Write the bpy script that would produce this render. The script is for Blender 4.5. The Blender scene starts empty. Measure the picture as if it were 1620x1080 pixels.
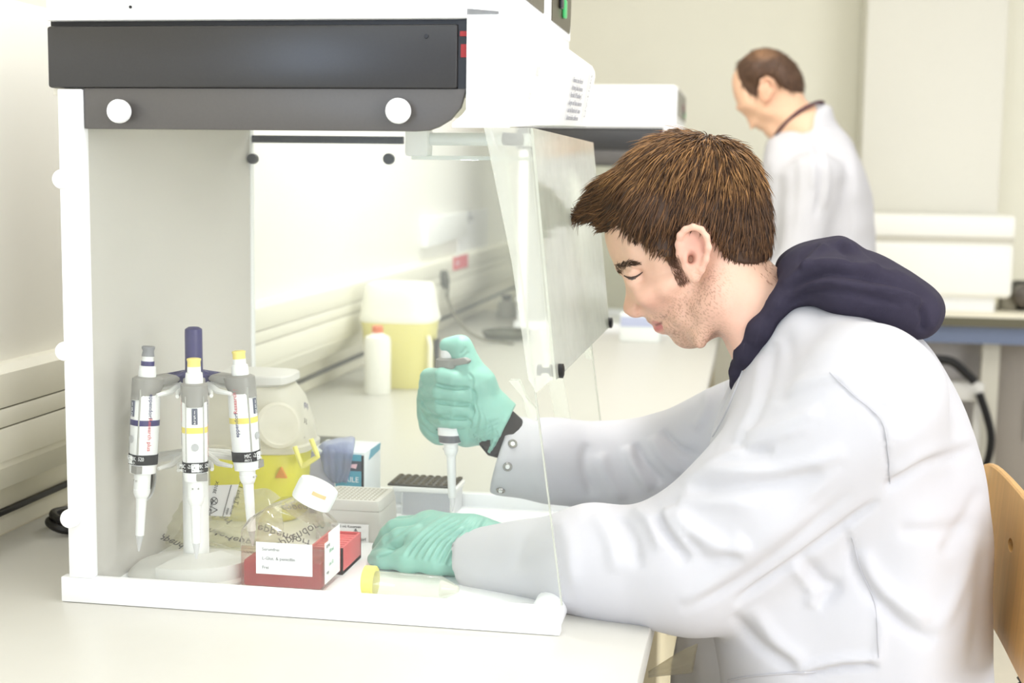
import bpy, bmesh, math, random
import numpy as np
from mathutils import Vector, Matrix
PI = math.pi
SC = bpy.context.scene
COL = SC.collection

# ------------------------------------------------------------------ camera
FPX, CAM_Z = 2200.0, 1.376                       # focal length in pixels of a 1620 px wide frame
def _cam_axes(yaw, pitch, roll):
    cy, sy = math.cos(yaw), math.sin(yaw); cp, sp = math.cos(pitch), math.sin(pitch)
    fwd = np.array([-sy, cy, 0.]); right = np.array([cy, sy, 0.]); up = np.array([0, 0, 1.])
    f2 = cp*fwd - sp*up; u2 = cp*up + sp*fwd
    cr, sr = math.cos(roll), math.sin(roll)
    return np.array([cr*right + sr*u2, -sr*right + cr*u2, f2])
CAMM = _cam_axes(0.1704340, 0.1167463, 0.0136762)
cam_d = bpy.data.cameras.new('camera'); cam = bpy.data.objects.new('camera', cam_d); COL.objects.link(cam)
_m = Matrix.Identity(4)
for _i in range(3):
    _m[_i][0], _m[_i][1], _m[_i][2] = CAMM[0][_i], CAMM[1][_i], -CAMM[2][_i]
_m[2][3] = CAM_Z
cam.matrix_world = _m
cam_d.sensor_width = 36.0; cam_d.lens = 36.0*FPX/1620.0
cam_d.clip_start = 0.05; cam_d.clip_end = 60
cam_d.dof.use_dof = True; cam_d.dof.focus_distance = 1.55; cam_d.dof.aperture_fstop = 5.6
SC.camera = cam

def _ray(px, py):
    return CAMM.T @ np.array([(px-810)/FPX, -(py-540)/FPX, 1.0])
def at(px, py, Y):
    """where the sight line of a photo pixel meets the upright plane at depth Y"""
    r = _ray(px, py); k = Y/r[1]
    return np.array([0, 0, CAM_Z]) + k*r
def atz(px, py, Z):
    r = _ray(px, py); k = (Z-CAM_Z)/r[2]
    return np.array([0, 0, CAM_Z]) + k*r
def atx(px, py, X):
    r = _ray(px, py); k = X/r[0]
    return np.array([0, 0, CAM_Z]) + k*r

# ------------------------------------------------------------------ light and exposure
SC.view_settings.view_transform = 'Standard'; SC.view_settings.look = 'None'
SC.view_settings.gamma = 1.0; SC.view_settings.use_curve_mapping = False
SC.view_settings.exposure = 0.40
W = bpy.data.worlds.new('daylight'); SC.world = W; W.use_nodes = True
_nt = W.node_tree; _bg = _nt.nodes['Background']
_tc = _nt.nodes.new('ShaderNodeTexCoord'); _sep = _nt.nodes.new('ShaderNodeSeparateXYZ'); _rp = _nt.nodes.new('ShaderNodeValToRGB')
_nt.links.new(_tc.outputs['Generated'], _sep.inputs[0]); _nt.links.new(_sep.outputs['Z'], _rp.inputs[0]); _nt.links.new(_rp.outputs[0], _bg.inputs[0])
_rp.color_ramp.elements[0].position = 0.0; _rp.color_ramp.elements[0].color = (0.95, 0.95, 0.95, 1)
_rp.color_ramp.elements[1].position = 0.5; _rp.color_ramp.elements[1].color = (0.93, 0.97, 1.0, 1)
_bg.inputs[1].default_value = 0.72
SC.cycles.max_bounces = 14; SC.cycles.transparent_max_bounces = 32; SC.cycles.transmission_bounces = 12
SC.cycles.diffuse_bounces = 5; SC.cycles.glossy_bounces = 5
SC.cycles.use_denoising = True

def area(name, loc, target, sx, sy, power, color=(1, 1, 1)):
    l = bpy.data.lights.new(name, 'AREA'); l.shape = 'RECTANGLE'; l.size, l.size_y = sx, sy
    l.energy = power; l.color = color
    o = bpy.data.objects.new(name, l); COL.objects.link(o); o.location = loc
    d = Vector(target) - Vector(loc); o.rotation_euler = d.to_track_quat('-Z', 'Y').to_euler()
    return o
LIGHTS = [
    area('ceiling_lamp_light', (-0.2, 1.3, 2.68), (-0.2, 1.3, 0), 1.5, 0.9, 9),
    area('ceiling_lamp_light.001', (-0.1, 3.3, 2.68), (-0.1, 3.3, 0), 1.5, 0.9, 21),
    area('ceiling_lamp_light.002', (1.6, 0.6, 2.68), (1.6, 0.6, 0), 1.5, 0.9, 8),
    area('window_daylight', (-1.04, -1.55, 1.75), (1.0, -1.55, 1.75), 2.05, 1.35, 60, (0.60, 0.75, 1.0)),
    area('wall_fill_light', (2.9, -1.3, 1.70), (-0.9, 1.9, 1.2), 2.6, 1.9, 72, (0.98, 0.98, 1.0)),  # added fill that brightens the left wall, no window stands there
    area('hood_tube_light', (-0.32, 1.735, 1.396), (-0.36, 1.70, 0.9), 0.16, 0.02, .85),
]

# ------------------------------------------------------------------ materials
def lin(c):
    if isinstance(c, str):
        c = c.lstrip('#'); c = [int(c[i:i+2], 16)/255 for i in (0, 2, 4)]
    else:
        c = [x/255 for x in c]
    return tuple((x/12.92 if x <= .04045 else ((x+.055)/1.055)**2.4) for x in c)
MATS = {}
def mat(name, col, rough=.5, spec=.5, metal=0., noise=0., nscale=40., bump=0., bscale=200., sss=0., trans=0., coat=0., attr=None, stretch=None):
    """procedural principled material: noise varies the colour, bump gives fine relief"""
    if name in MATS: return MATS[name]
    m = bpy.data.materials.new(name); m.use_nodes = True; nt = m.node_tree; p = nt.nodes['Principled BSDF']
    c = lin(col); p.inputs['Base Color'].default_value = (*c, 1)
    p.inputs['Roughness'].default_value = rough; p.inputs['Specular IOR Level'].default_value = spec; p.inputs['Metallic'].default_value = metal
    if coat: p.inputs['Coat Weight'].default_value = coat
    if trans: p.inputs['Transmission Weight'].default_value = trans
    if sss:
        p.inputs['Subsurface Weight'].default_value = sss; p.inputs['Subsurface Radius'].default_value = (.008, .003, .0015); p.inputs['Subsurface Scale'].default_value = 1.0
    tc = nt.nodes.new('ShaderNodeTexCoord'); src = tc.outputs['Object']
    if stretch:
        mp = nt.nodes.new('ShaderNodeMapping'); mp.inputs['Scale'].default_value = stretch
        nt.links.new(src, mp.inputs[0]); src = mp.outputs[0]
    base = None
    if attr:
        a = nt.nodes.new('ShaderNodeAttribute'); a.attribute_name = attr; base = a.outputs['Color']
        nt.links.new(base, p.inputs['Base Color'])
    n = nt.nodes.new('ShaderNodeTexNoise'); n.inputs['Scale'].default_value = nscale; n.inputs['Detail'].default_value = 5
    nt.links.new(src, n.inputs['Vector'])
    mx = nt.nodes.new('ShaderNodeMix'); mx.data_type = 'RGBA'; mx.blend_type = 'MULTIPLY'; mx.inputs[0].default_value = 1.0
    rp = nt.nodes.new('ShaderNodeMapRange'); rp.inputs['From Min'].default_value = .3; rp.inputs['From Max'].default_value = .7
    rp.inputs['To Min'].default_value = 1-max(noise, .008); rp.inputs['To Max'].default_value = 1.0
    nt.links.new(n.outputs[0], rp.inputs['Value'])
    if base: nt.links.new(base, mx.inputs[6])
    else: mx.inputs[6].default_value = (*c, 1)
    nt.links.new(rp.outputs[0], mx.inputs[7]); nt.links.new(mx.outputs[2], p.inputs['Base Color'])
    if bump:
        b = nt.nodes.new('ShaderNodeTexNoise'); b.inputs['Scale'].default_value = bscale; b.inputs['Detail'].default_value = 3
        nt.links.new(src, b.inputs['Vector'])
        bp = nt.nodes.new('ShaderNodeBump'); bp.inputs['Strength'].default_value = bump; bp.inputs['Distance'].default_value = .001
        nt.links.new(b.outputs[0], bp.inputs['Height']); nt.links.new(bp.outputs[0], p.inputs['Normal'])
    MATS[name] = m
    return m
def clear(name, tint=(250, 252, 250), haze=.05, hazecol=(240, 242, 240), rough=.03, gloss=1.0, ior=1.45, vary=.2):
    """thin clear sheet: straight-through transmission, Fresnel reflection, a little milky scatter"""
    if name in MATS: return MATS[name]
    m = bpy.data.materials.new(name); m.use_nodes = True; nt = m.node_tree
    for n in list(nt.nodes): nt.nodes.remove(n)
    out = nt.nodes.new('ShaderNodeOutputMaterial'); tr = nt.nodes.new('ShaderNodeBsdfTransparent'); gl = nt.nodes.new('ShaderNodeBsdfGlossy')
    di = nt.nodes.new('ShaderNodeBsdfDiffuse'); tl = nt.nodes.new('ShaderNodeBsdfTranslucent')
    tr.inputs[0].default_value = (*lin(tint), 1); gl.inputs['Roughness'].default_value = rough
    di.inputs[0].default_value = (*lin(hazecol), 1); tl.inputs[0].default_value = (*lin(hazecol), 1)
    a = nt.nodes.new('ShaderNodeMixShader'); a.inputs[0].default_value = .5; nt.links.new(di.outputs[0], a.inputs[1]); nt.links.new(tl.outputs[0], a.inputs[2])
    tc = nt.nodes.new('ShaderNodeTexCoord'); nz = nt.nodes.new('ShaderNodeTexNoise'); nz.inputs['Scale'].default_value = 14; nt.links.new(tc.outputs['Object'], nz.inputs['Vector'])
    mr = nt.nodes.new('ShaderNodeMapRange'); mr.inputs['From Min'].default_value = .3; mr.inputs['From Max'].default_value = .7
    mr.inputs['To Min'].default_value = haze*(1-vary); mr.inputs['To Max'].default_value = haze*(1+vary); nt.links.new(nz.outputs[0], mr.inputs['Value'])
    b = nt.nodes.new('ShaderNodeMixShader'); nt.links.new(mr.outputs[0], b.inputs[0]); nt.links.new(tr.outputs[0], b.inputs[1]); nt.links.new(a.outputs[0], b.inputs[2])
    ge = nt.nodes.new('ShaderNodeNewGeometry'); dt = nt.nodes.new('ShaderNodeVectorMath'); dt.operation = 'DOT_PRODUCT'
    nt.links.new(ge.outputs['Normal'], dt.inputs[0]); nt.links.new(ge.outputs['Incoming'], dt.inputs[1])
    def mth(op, a_, b_=None):
        q = nt.nodes.new('ShaderNodeMath'); q.operation = op
        for i_, v in enumerate((a_, b_)):
            if v is None: continue
            if isinstance(v, (int, float)): q.inputs[i_].default_value = v
            else: nt.links.new(v, q.inputs[i_])
        return q.outputs[0]
    f0 = ((ior-1)/(ior+1))**2                      # same reflectance from either side of the sheet
    k5 = mth('POWER', mth('SUBTRACT', 1.0, mth('MINIMUM', mth('ABSOLUTE', dt.outputs['Value']), 1.0)), 5.0)
    mmo = mth('MULTIPLY', mth('ADD', mth('MULTIPLY', k5, 1-f0), f0), gloss)
    c = nt.nodes.new('ShaderNodeMixShader'); nt.links.new(mmo, c.inputs[0]); nt.links.new(b.outputs[0], c.inputs[1]); nt.links.new(gl.outputs[0], c.inputs[2])
    nt.links.new(c.outputs[0], out.inputs[0]); MATS[name] = m
    return m
def translucent(name, col, tint, mixd=.55, rough=.35):
    """milky plastic: diffuse and translucent with some see-through"""
    return clear(name, tint, mixd, col, rough, .6)
WHITE = mat('white_enamel', (246, 247, 248), .35, .5, noise=.01)
OFFWH = mat('white_plastic', (240, 240, 238), .4, .5, noise=.012)
GREYP = mat('grey_plastic', (176, 174, 168), .45, .4, noise=.02)
LGREY = mat('light_grey_plastic', (214, 212, 206), .45, .4, noise=.02)
BLACK = mat('black_plastic', (22, 21, 22), .4, .4, noise=.05)
INK = mat('black_ink', (34, 32, 36), .7, .2)
GINK = mat('grey_ink', (150, 150, 152), .7, .2)
NAVY = mat('navy_plastic', (52, 46, 104), .4, .5, noise=.03)
REDI = mat('red_ink', (214, 96, 104), .7, .2)
NAVI = mat('navy_ink', (52, 52, 112), .7, .2)
PAPER = mat('label_paper', (246, 246, 246), .6, .3, noise=.01)
YELP = mat('yellow_band', (236, 218, 110), .5, .4, noise=.02)
CHROME = mat('chrome', (190, 190, 190), .2, .5, metal=1.)

# ------------------------------------------------------------------ mesh helpers
class MB:
    def __init__(s): s.bm = bmesh.new(); s.mi = 0
    def _fin(s, faces):
        for f in faces: f.material_index = s.mi
        return faces
    def box(s, x0, x1, y0, y1, z0, z1, bev=0., seg=2):
        b = bmesh.new(); bmesh.ops.create_cube(b, size=1)
        for v in b.verts: v.co = Vector(((x0+x1)/2+v.co.x*(x1-x0), (y0+y1)/2+v.co.y*(y1-y0), (z0+z1)/2+v.co.z*(z1-z0)))
        if bev: bmesh.ops.bevel(b, geom=list(b.edges), offset=bev, segments=seg, affect='EDGES', profile=.5)
        return s._merge(b)
    def _merge(s, b, M=None):
        if M is not None: bmesh.ops.transform(b, matrix=M, verts=b.verts)
        mp = {v: s.bm.verts.new(v.co) for v in b.verts}; out = []
        for f in b.faces:
            try: nf = s.bm.faces.new([mp[v] for v in f.verts]); out.append(nf)
            except ValueError: pass
        b.free(); s._fin(out); return out
    def prism(s, poly, d0, d1, axis='Y', bev=0., seg=2):
        """extrude a 2-D outline: axis Y -> (x,z), axis X -> (y,z), axis Z -> (x,y)"""
        b = bmesh.new()
        def P(p, d): return {'Y': (p[0], d, p[1]), 'X': (d, p[0], p[1]), 'Z': (p[0], p[1], d)}[axis]
        va = [b.verts.new(P(p, d0)) for p in poly]; vb = [b.verts.new(P(p, d1)) for p in poly]
        n = len(poly); b.faces.new(va); b.faces.new(vb[::-1])
        for i in range(n): b.faces.new((va[i], vb[i], vb[(i+1) % n], va[(i+1) % n]))
        bmesh.ops.recalc_face_normals(b, faces=b.faces)
        if bev:
            es = [e for e in b.edges if len(e.link_faces) == 2 and e.calc_face_angle(0) > .5]
            bmesh.ops.bevel(b, geom=es, offset=bev, segments=seg, affect='EDGES', profile=.5)
        bmesh.ops.triangulate(b, faces=[f for f in b.faces if len(f.verts) > 4])
        return s._merge(b)
    def loft(s, rings, cap0=True, cap1=True, closed=True):
        vs = [[s.bm.verts.new(tuple(p)) for p in r] for r in rings]; out = []
        n = len(rings[0])
        for a, c in zip(vs[:-1], vs[1:]):
            for i in range(n if closed else n-1):
                j = (i+1) % n
                out.append(s.bm.faces.new((a[i], a[j], c[j], c[i])))
        if cap0: out.append(s.bm.faces.new(vs[0][::-1]))
        if cap1: out.append(s.bm.faces.new(vs[-1]))
        return s._fin(out)
    def lathe(s, prof, org=(0, 0, 0), axis=(0, 0, 1), n=24, sx=1., sy=1., cap=True):
        """prof = [(radius, height)...] turned about axis through org"""
        a = Vector(axis).normalized(); t = Vector((1, 0, 0)) if abs(a.x) < .9 else Vector((0, 1, 0))
        u = (t - a*t.dot(a)).normalized(); w = a.cross(u); o = Vector(org)
        rings = [[o + a*h + u*(r*sx*math.cos(2*PI*i/n)) + w*(r*sy*math.sin(2*PI*i/n)) for i in range(n)] for r, h in prof]
        return s.loft(rings, cap, cap)
    def tube(s, pts, r, n=8, cap=True):
        pts = [Vector(p) for p in pts]; rr = r if hasattr(r, '__len__') else [r]*len(pts); rings = []; pu = None
        for i, p in enumerate(pts):
            d = (pts[min(i+1, len(pts)-1)] - pts[max(i-1, 0)]).normalized()
            if pu is None:
                t = Vector((0, 0, 1)) if abs(d.z) < .9 else Vector((1, 0, 0)); pu = t
            u = (pu - d*pu.dot(d)).normalized(); w = d.cross(u); pu = u
            rings.append([p + u*(rr[i]*math.cos(2*PI*k/n)) + w*(rr[i]*math.sin(2*PI*k/n)) for k in range(n)])
        return s.loft(rings, cap, cap)
    def quad(s, a, b, c, d):
        return s._fin([s.bm.faces.new([s.bm.verts.new(tuple(p)) for p in (a, b, c, d)])])
    def build(s, name, mats, parent=None, origin=None, smooth=35):
        if not isinstance(mats, (list, tuple)): mats = [mats]
        bmesh.ops.recalc_face_normals(s.bm, faces=s.bm.faces)
        me = bpy.data.meshes.new(name); s.bm.to_mesh(me); s.bm.free()
        return link(name, me, mats, parent, origin, smooth)
def link(name, me, mats, parent=None, origin=None, smooth=35):
    for m in (mats if isinstance(mats, (list, tuple)) else [mats]): me.materials.append(m)
    o = bpy.data.objects.new(name, me); COL.objects.link(o)
    if smooth:
        me.polygons.foreach_set('use_smooth', [True]*len(me.polygons)); me.set_sharp_from_angle(angle=math.radians(smooth))
    if parent is not None:
        off = world_off(parent) + (Vector(origin) if origin else Vector((0, 0, 0)))
        me.transform(Matrix.Translation(-off)); o.parent = parent
        if origin: o.location = Vector(origin)
    else:
        if origin is None:
            co = np.empty(len(me.vertices)*3); me.vertices.foreach_get('co', co); co = co.reshape(-1, 3)
            lo, hi = co.min(0), co.max(0); origin = ((lo[0]+hi[0])/2, (lo[1]+hi[1])/2, lo[2])
        me.transform(Matrix.Translation(-Vector(origin))); o.location = origin
    return o
def world_off(o):
    v = Vector((0, 0, 0))
    while o is not None: v += o.location; o = o.parent
    return v
def tag(o, label=None, cat=None, group=None, kind=None):
    for k, v in (('label', label), ('category', cat), ('group', group), ('kind', kind)):
        if v: o[k] = v
    return o
def thing(name, loc, label, cat, group=None):
    o = bpy.data.objects.new(name, None); COL.objects.link(o); o.location = loc; o.empty_display_size = .02
    return tag(o, label, cat, group)
def copy_tree(o, parent=None):
    c = o.copy(); COL.objects.link(c)
    if parent is not None: c.parent = parent
    for ch in list(o.children): copy_tree(ch, c)
    return c
def text(body, size, org, right, up, m, parent=None, name='lettering', align='LEFT', squash=1.0, mirror=False):
    """writing as a thin mesh, baseline starting at org, running along right"""
    cu = bpy.data.curves.new(name, 'FONT'); cu.body = body; cu.size = size; cu.align_x = align; cu.extrude = .00012; cu.resolution_u = 2
    tmp = bpy.data.objects.new('tmp', cu); COL.objects.link(tmp)
    dg = bpy.context.evaluated_depsgraph_get(); me = bpy.data.meshes.new_from_object(tmp.evaluated_get(dg))
    bpy.data.objects.remove(tmp); bpy.data.curves.remove(cu)
    r = Vector(right).normalized(); u = Vector(up); u = (u - r*u.dot(r)).normalized(); nrm = r.cross(u)
    M = Matrix.Identity(4); s = -1 if mirror else 1
    for i in range(3): M[i][0], M[i][1], M[i][2], M[i][3] = s*r[i]*squash, u[i], nrm[i], org[i]
    me.transform(M); me.name = name; me.materials.clear()
    return link(name, me, [m], parent, None, 0)
def structure(mb, name, m):
    return tag(mb.build(name, m), kind='structure')
def rrect(x0, x1, z0, z1, r, n=5):
    pts = []
    for cx, cz, a0 in ((x1-r, z1-r, 0), (x0+r, z1-r, 90), (x0+r, z0+r, 180), (x1-r, z0+r, 270)):
        for i in range(n+1):
            a = math.radians(a0+90*i/n); pts.append((cx+r*math.cos(a), cz+r*math.sin(a)))
    return pts
# ================================================================== the room
WALLM = mat('wall_paint_cream', (240, 238, 224), .7, .3, noise=.02, nscale=6)
BEIGE = mat('wall_paint_beige', (226, 221, 204), .7, .3, noise=.02, nscale=6)
LAM = mat('laminate_white', (204, 202, 194), .35, .45, noise=.012, nscale=30)
TRUNKM = mat('trunking_plastic', (240, 237, 222), .45, .4, noise=.012)
FLOORM = mat('linoleum', (226, 218, 200), .35, .4, noise=.05, nscale=25)
XW, YF = -1.0, 5.75
b = MB(); b.box(-1.2, 3.4, -2.6, YF+.2, -.06, 0); structure(b, 'floor', FLOORM)
b = MB(); b.box(XW-.2, XW, -.5, YF+.2, 0, 2.8); b.box(XW-.2, XW, -2.9, -2.6, 0, 2.8); b.box(XW-.2, XW, -2.6, -.5, 0, 1.05); b.box(XW-.2, XW, -2.6, -.5, 2.45, 2.8); structure(b, 'wall_left', BEIGE)
b = MB()
for q in ((-2.6, -2.54, 1.05, 2.45), (-.56, -.5, 1.05, 2.45), (-2.6, -.5, 1.05, 1.11), (-2.6, -.5, 2.39, 2.45), (-1.58, -1.52, 1.05, 2.45)): b.box(XW-.09, XW-.05, *q, .003)
structure(b, 'window_1', OFFWH)
b = MB(); b.box(XW-.075, XW-.070, -2.55, -.55, 1.10, 2.40); structure(b, 'window_2', clear('window_glass', (250, 252, 252), .0, (240, 240, 240), .01, 1.0))
b = MB(); b.box(XW, 3.4, YF, YF+.2, 0, 2.8); structure(b, 'wall_back', WALLM)
b = MB(); b.box(-1.2, 3.4, -2.6, YF+.2, 2.8, 2.9); structure(b, 'ceiling', mat('ceiling_paint', (246, 246, 242), .8, .2))
# wainscot board on the left wall, brighter, with a rounded top edge
b = MB(); b.box(XW, -.93, -.25, YF, 1.13, 1.592, .006); structure(b, 'trim_1', mat('wall_board', (252, 250, 243), .5, .4, noise=.01, nscale=8))
b = MB(); b.box(XW, -.965, -2.6, YF, .9, 1.13); structure(b, 'trim_2', mat('upstand', (240, 236, 220), .5, .4, noise=.01))
# cable trunking along the left wall: lids with dark joints, a sloping underside
T = thing('cable_trunking', (-.94, 2.2, .97), 'long cream cable trunking with grooved lids along the left wall above the bench', 'trunking')
b = MB(); b.prism([(-.965, 1.138), (-.912, 1.138), (-.902, 1.128), (-.902, 1.012), (-.93, .975), (-.965, .97)], -2.6, YF-.01, 'Y'); b.build('housing', TRUNKM, T)
for z0, z1 in ((1.088, 1.130), (1.064, 1.0865), (1.0215, 1.0625)):
    b = MB(); b.box(-.903, -.8985, -2.6, YF-.02, z0, z1, .0012); b.build('lid', TRUNKM, T)
b = MB(); b.box(-.902, -.9015, -2.6, YF-.02, 1.021, 1.128); b.build('joint', mat('joint_brown', (96, 88, 66), .7), T)
b = MB(); b.box(-.966, -.958, -2.6, YF-.02, .9265, .935, .002); b.build('seal', BLACK, T)
# ceiling lamps
for i, (x, y) in enumerate(((-0.2, 1.3), (-0.1, 3.3), (1.6, .6))):
    t = thing('ceiling_lamp', (x, y, 2.70), ['flat white ceiling lamp above the near bench', 'flat white ceiling lamp above the far end of the room', 'flat white ceiling lamp over the aisle'][i], 'lamp')
    b = MB(); b.box(x-.78, x+.78, y-.48, y+.48, 2.735, 2.8, .004); b.build('housing', OFFWH, t)
    b = MB(); b.box(x-.75, x+.75, y-.45, y+.45, 2.725, 2.735); b.build('diffuser', OFFWH, t)
# ------------------------------------------------------------------ near bench
BZ = .90
B = thing('lab_bench', (-.53, 1.9, 0), 'long white laminate lab bench along the left wall under the hoods', 'bench')
b = MB(); b.box(-.965, -.0945, -.8, 4.95, BZ-.03, BZ, .003); b.build('worktop', LAM, B)
FRAMEM = mat('frame_beige', (224, 214, 184), .45, .4, noise=.02)
for y in (.15, 2.05, 3.4, 4.85):
    b = MB(); b.box(-.17, -.12, y-.03, y+.03, 0, BZ-.03, .004); b.build('leg', FRAMEM, B)
    b = MB(); b.box(-.95, -.90, y-.03, y+.03, 0, BZ-.03, .004); b.build('leg', FRAMEM, B)
    b = MB(); b.box(-.90, -.17, y-.025, y+.025, BZ-.085, BZ-.03, .004); b.build('rail', FRAMEM, B)
    b = MB(); b.box(-.90, -.17, y-.025, y+.025, .42, .46, .004); b.build('rail', FRAMEM, B)
b = MB(); b.box(-.155, -.135, .15, 4.85, BZ-.07, BZ-.03, .003); b.build('front_rail', FRAMEM, B)
# panel and drawer unit seen under the bench between sleeve and table edge
U = thing('under_bench_unit', (-.34, 2.85, 0), 'beige drawer cabinet standing under the bench beyond the seated man', 'cabinet')
b = MB(); b.box(-.62, -.16, 2.5, 3.2, .02, .84, .004); b.build('body', mat('cabinet_beige', (196, 184, 154), .5, .4, noise=.02), U)
for k in range(3):
    f = MB(); f.box(-.162, -.146, 2.52, 3.18, .06+k*.26, .30+k*.26, .003); d = f.build('drawer', FRAMEM, U)
    f = MB(); f.box(-.148, -.128, 2.75, 2.95, .20+k*.26, .22+k*.26, .003); f.build('handle', GREYP, d)

# ================================================================== the clear-fronted hood
YN, YR = 1.40, 1.92                        # side facing the camera, side away from it
XB, XFR = -.747, -.186                     # back and front of the base
FZ = .910                                  # working surface inside
DARK = mat('dark_textured_steel', (42, 41, 42), .34, .6, noise=.14, nscale=420, bump=.03, bscale=900)
DARK2 = mat('dark_grey_strip', (84, 81, 79), .42, .6, noise=.06, nscale=300, bump=.02, bscale=900)
INNER = mat('inner_grey_panel', (200, 196, 190), .5, .4, noise=.015, nscale=12)
PANE = clear('clear_polycarbonate', (252, 253, 252), .03, (245, 247, 246), .30, .30)
SHIELD = clear('clear_shield', (252, 253, 250), .27, (255, 255, 252), .06, .16, 1.45, .0)  # white haze stands in for bright reflections in the sheet
EDGE = clear('polished_sheet_edge', (235, 238, 232), .55, (236, 237, 230), .1, .8)
def hood():
    H = thing('laboratory_hood', (-.47, 1.66, BZ), 'large white and dark grey clear-sided hood in the foreground with the seated man working inside', 'hood', 'bench hoods')
    # base tray with raised lips
    b = MB(); b.box(XB+.002, XFR-.004, YN+.003, YR-.003, BZ+.0006, FZ); base = b.build('base', WHITE, H)
    r = .020; pts = [(XB, BZ+.0006), (XFR, BZ+.0006)] + [(XFR-r+r*math.cos(a), .929-r+r*math.sin(a)) for a in [i*PI/12 for i in range(0, 7)]] + [(XB, .929)]
    for y0 in (YN, YR-.014):
        b = MB(); b.prism(pts, y0, y0+.014, 'Y', .0012); b.build('side_lip', WHITE, H)
    b = MB(); b.lathe([(.0185, 0), (.0185, YR-YN-.03)], (XFR-.0195, YN+.015, .9095), (0, 1, 0), 20); b.build('front_lip', WHITE, H)
    # posts, back panel with its cable hole
    for y0 in (YN, YR-.014):
        b = MB(); b.box(-.737, -.7095, y0, y0+.014, .929, 1.464, .001); b.build('post', WHITE, H)
    n = 40; hy, hz, hr, hh = 1.548, 1.009, .0235, .0235
    ring = [(hy+hr*math.cos(2*PI*i/n), hz+hh*math.sin(2*PI*i/n)) for i in range(n)]
    y0, y1, z0, z1 = YN+.014, YR-.014, FZ, 1.464
    outer = []
    for i in range(n):
        a = 2*PI*i/n; c, s = math.cos(a), math.sin(a); t = 9
        if c > 1e-9: t = min(t, (y1-hy)/c)
        if c < -1e-9: t = min(t, (y0-hy)/c)
        if s > 1e-9: t = min(t, (z1-hz)/s)
        if s < -1e-9: t = min(t, (z0-hz)/s)
        outer.append((hy+t*c, hz+t*s))
    for cy, cz in ((y0, z0), (y1, z0), (y1, z1), (y0, z1)):       # snap the nearest ray to each corner
        k = min(range(n), key=lambda i: (outer[i][0]-cy)**2+(outer[i][1]-cz)**2); outer[k] = (cy, cz)
    b = MB(); ra = [(-.7115, *p) for p in outer]; rb = [(-.7115, *p) for p in ring]; rc = [(-.7215, *p) for p in ring]; rd = [(-.7215, *p) for p in outer]
    b.loft([ra, rb, rc, rd, ra], False, False); b.build('back_panel', INNER, H)
    b = MB(); b.lathe([(.0232, 0), (.0232, .0135)], (-.727, hy, hz), (1, 0, 0), 32); cup = b.build('cable_port', mat('port_brown', (40, 33, 22), .7, .2), H)
    b = MB(); b.lathe([(.0255, 0), (.0255, .0012), (.0236, .002), (.0236, 0)], (-.7115, hy, hz), (1, 0, 0), 32, cap=False); b.build('port_rim', WHITE, H)
    # head: dark box, grey strips, white cap, white sloping control housing
    b = MB(); b.box(-.748, -.301, YN, YR, 1.4655, 1.530, .003); b.mi = 1
    b.lathe([(.0022, 0), (.0022, .002)], (-.333, YN-.0015, 1.518), (0, 1, 0), 12); b.build('filter_box', [DARK, BLACK], H)
    b = MB(); b.box(-.301, -.291, YN+.004, YR-.004, 1.4655, 1.534); b.mi = 1; b.box(-.299, -.292, YN+.002, YN+.02, 1.518, 1.523); b.box(-.298, -.292, YN+.002, YN+.02, 1.497, 1.510)
    b.build('gap_shadow', [BLACK, mat('red_cable', (150, 24, 24), .5)], H)
    b = MB(); b.box(-.748, -.293, YN+.01, YR-.01, 1.530, 1.536); b.build('gasket', BLACK, H)
    arc = [(-.340+.05*math.cos(a), 1.470+.0475*math.sin(a)) for a in [-PI/2+i*PI/12 for i in range(0, 6)]]
    strip = [(-.7085, 1.4225), (-.345, 1.4225)] + [(-.331, 1.4235), (-.321, 1.427), (-.3085, 1.4345), (-.298, 1.447), (-.2925, 1.4655)] + [(-.7085, 1.4655)]
    for y0, hgt in ((YN+.003, 0), (YR-.012, 1)):
        p = strip if not hgt else [(-.7085, 1.4215), (-.487, 1.4215), (-.487, 1.432), (-.7085, 1.432)]
        b = MB(); b.prism(p, y0, y0+.008, 'Y', .001); b.build('mounting_strip', DARK2 if not hgt else BLACK, H)
    b = MB(); b.box(-.748, -.30, YN+.012, YR-.002, 1.4585, 1.4655); b.build('roof_lining', mat('lining', (232, 228, 214), .5), H)
    top = [(-.748, 1.5355), (-.2565, 1.5355), (-.2565, 1.655), (-.262, 1.6625), (-.742, 1.6625), (-.748, 1.655)]
    b = MB(); b.prism(top, YN, YR, 'Y', .0025); b.mi = 1; b.lathe([(.0016, 0), (.0016, .002)], (-.652, YN-.0012, 1.549), (0, 1, 0), 10); b.build('cap', [WHITE, BLACK], H)
    # the control face on the front of the cap
    cp = MB(); cp.prism(rrect(YN+.03, YR-.005, 1.562, 1.66, .004), -.2566, -.2548, 'X'); face = cp.build('control_face', WHITE, H)
    c1 = MB(); c1.prism(rrect(YN+.04, 1.668, 1.5705, 1.655, .003), -.2549, -.2538, 'X'); c1.build('display', mat('display_brown', (62, 52, 38), .25, .6), face)
    c2 = MB(); c2.prism([(1.735, 1.5705)] + [(1.898, 1.5705)] + [(1.898+.014*math.sin(t), 1.6125+.042*-math.cos(t)) for t in [i*PI/8 for i in range(1, 8)]] + [(1.898, 1.6545), (1.735, 1.6545)], -.2549, -.2538, 'X')
    c2.build('switch_plate', mat('switch_plate_brown', (74, 68, 50), .35, .5), face)
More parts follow.
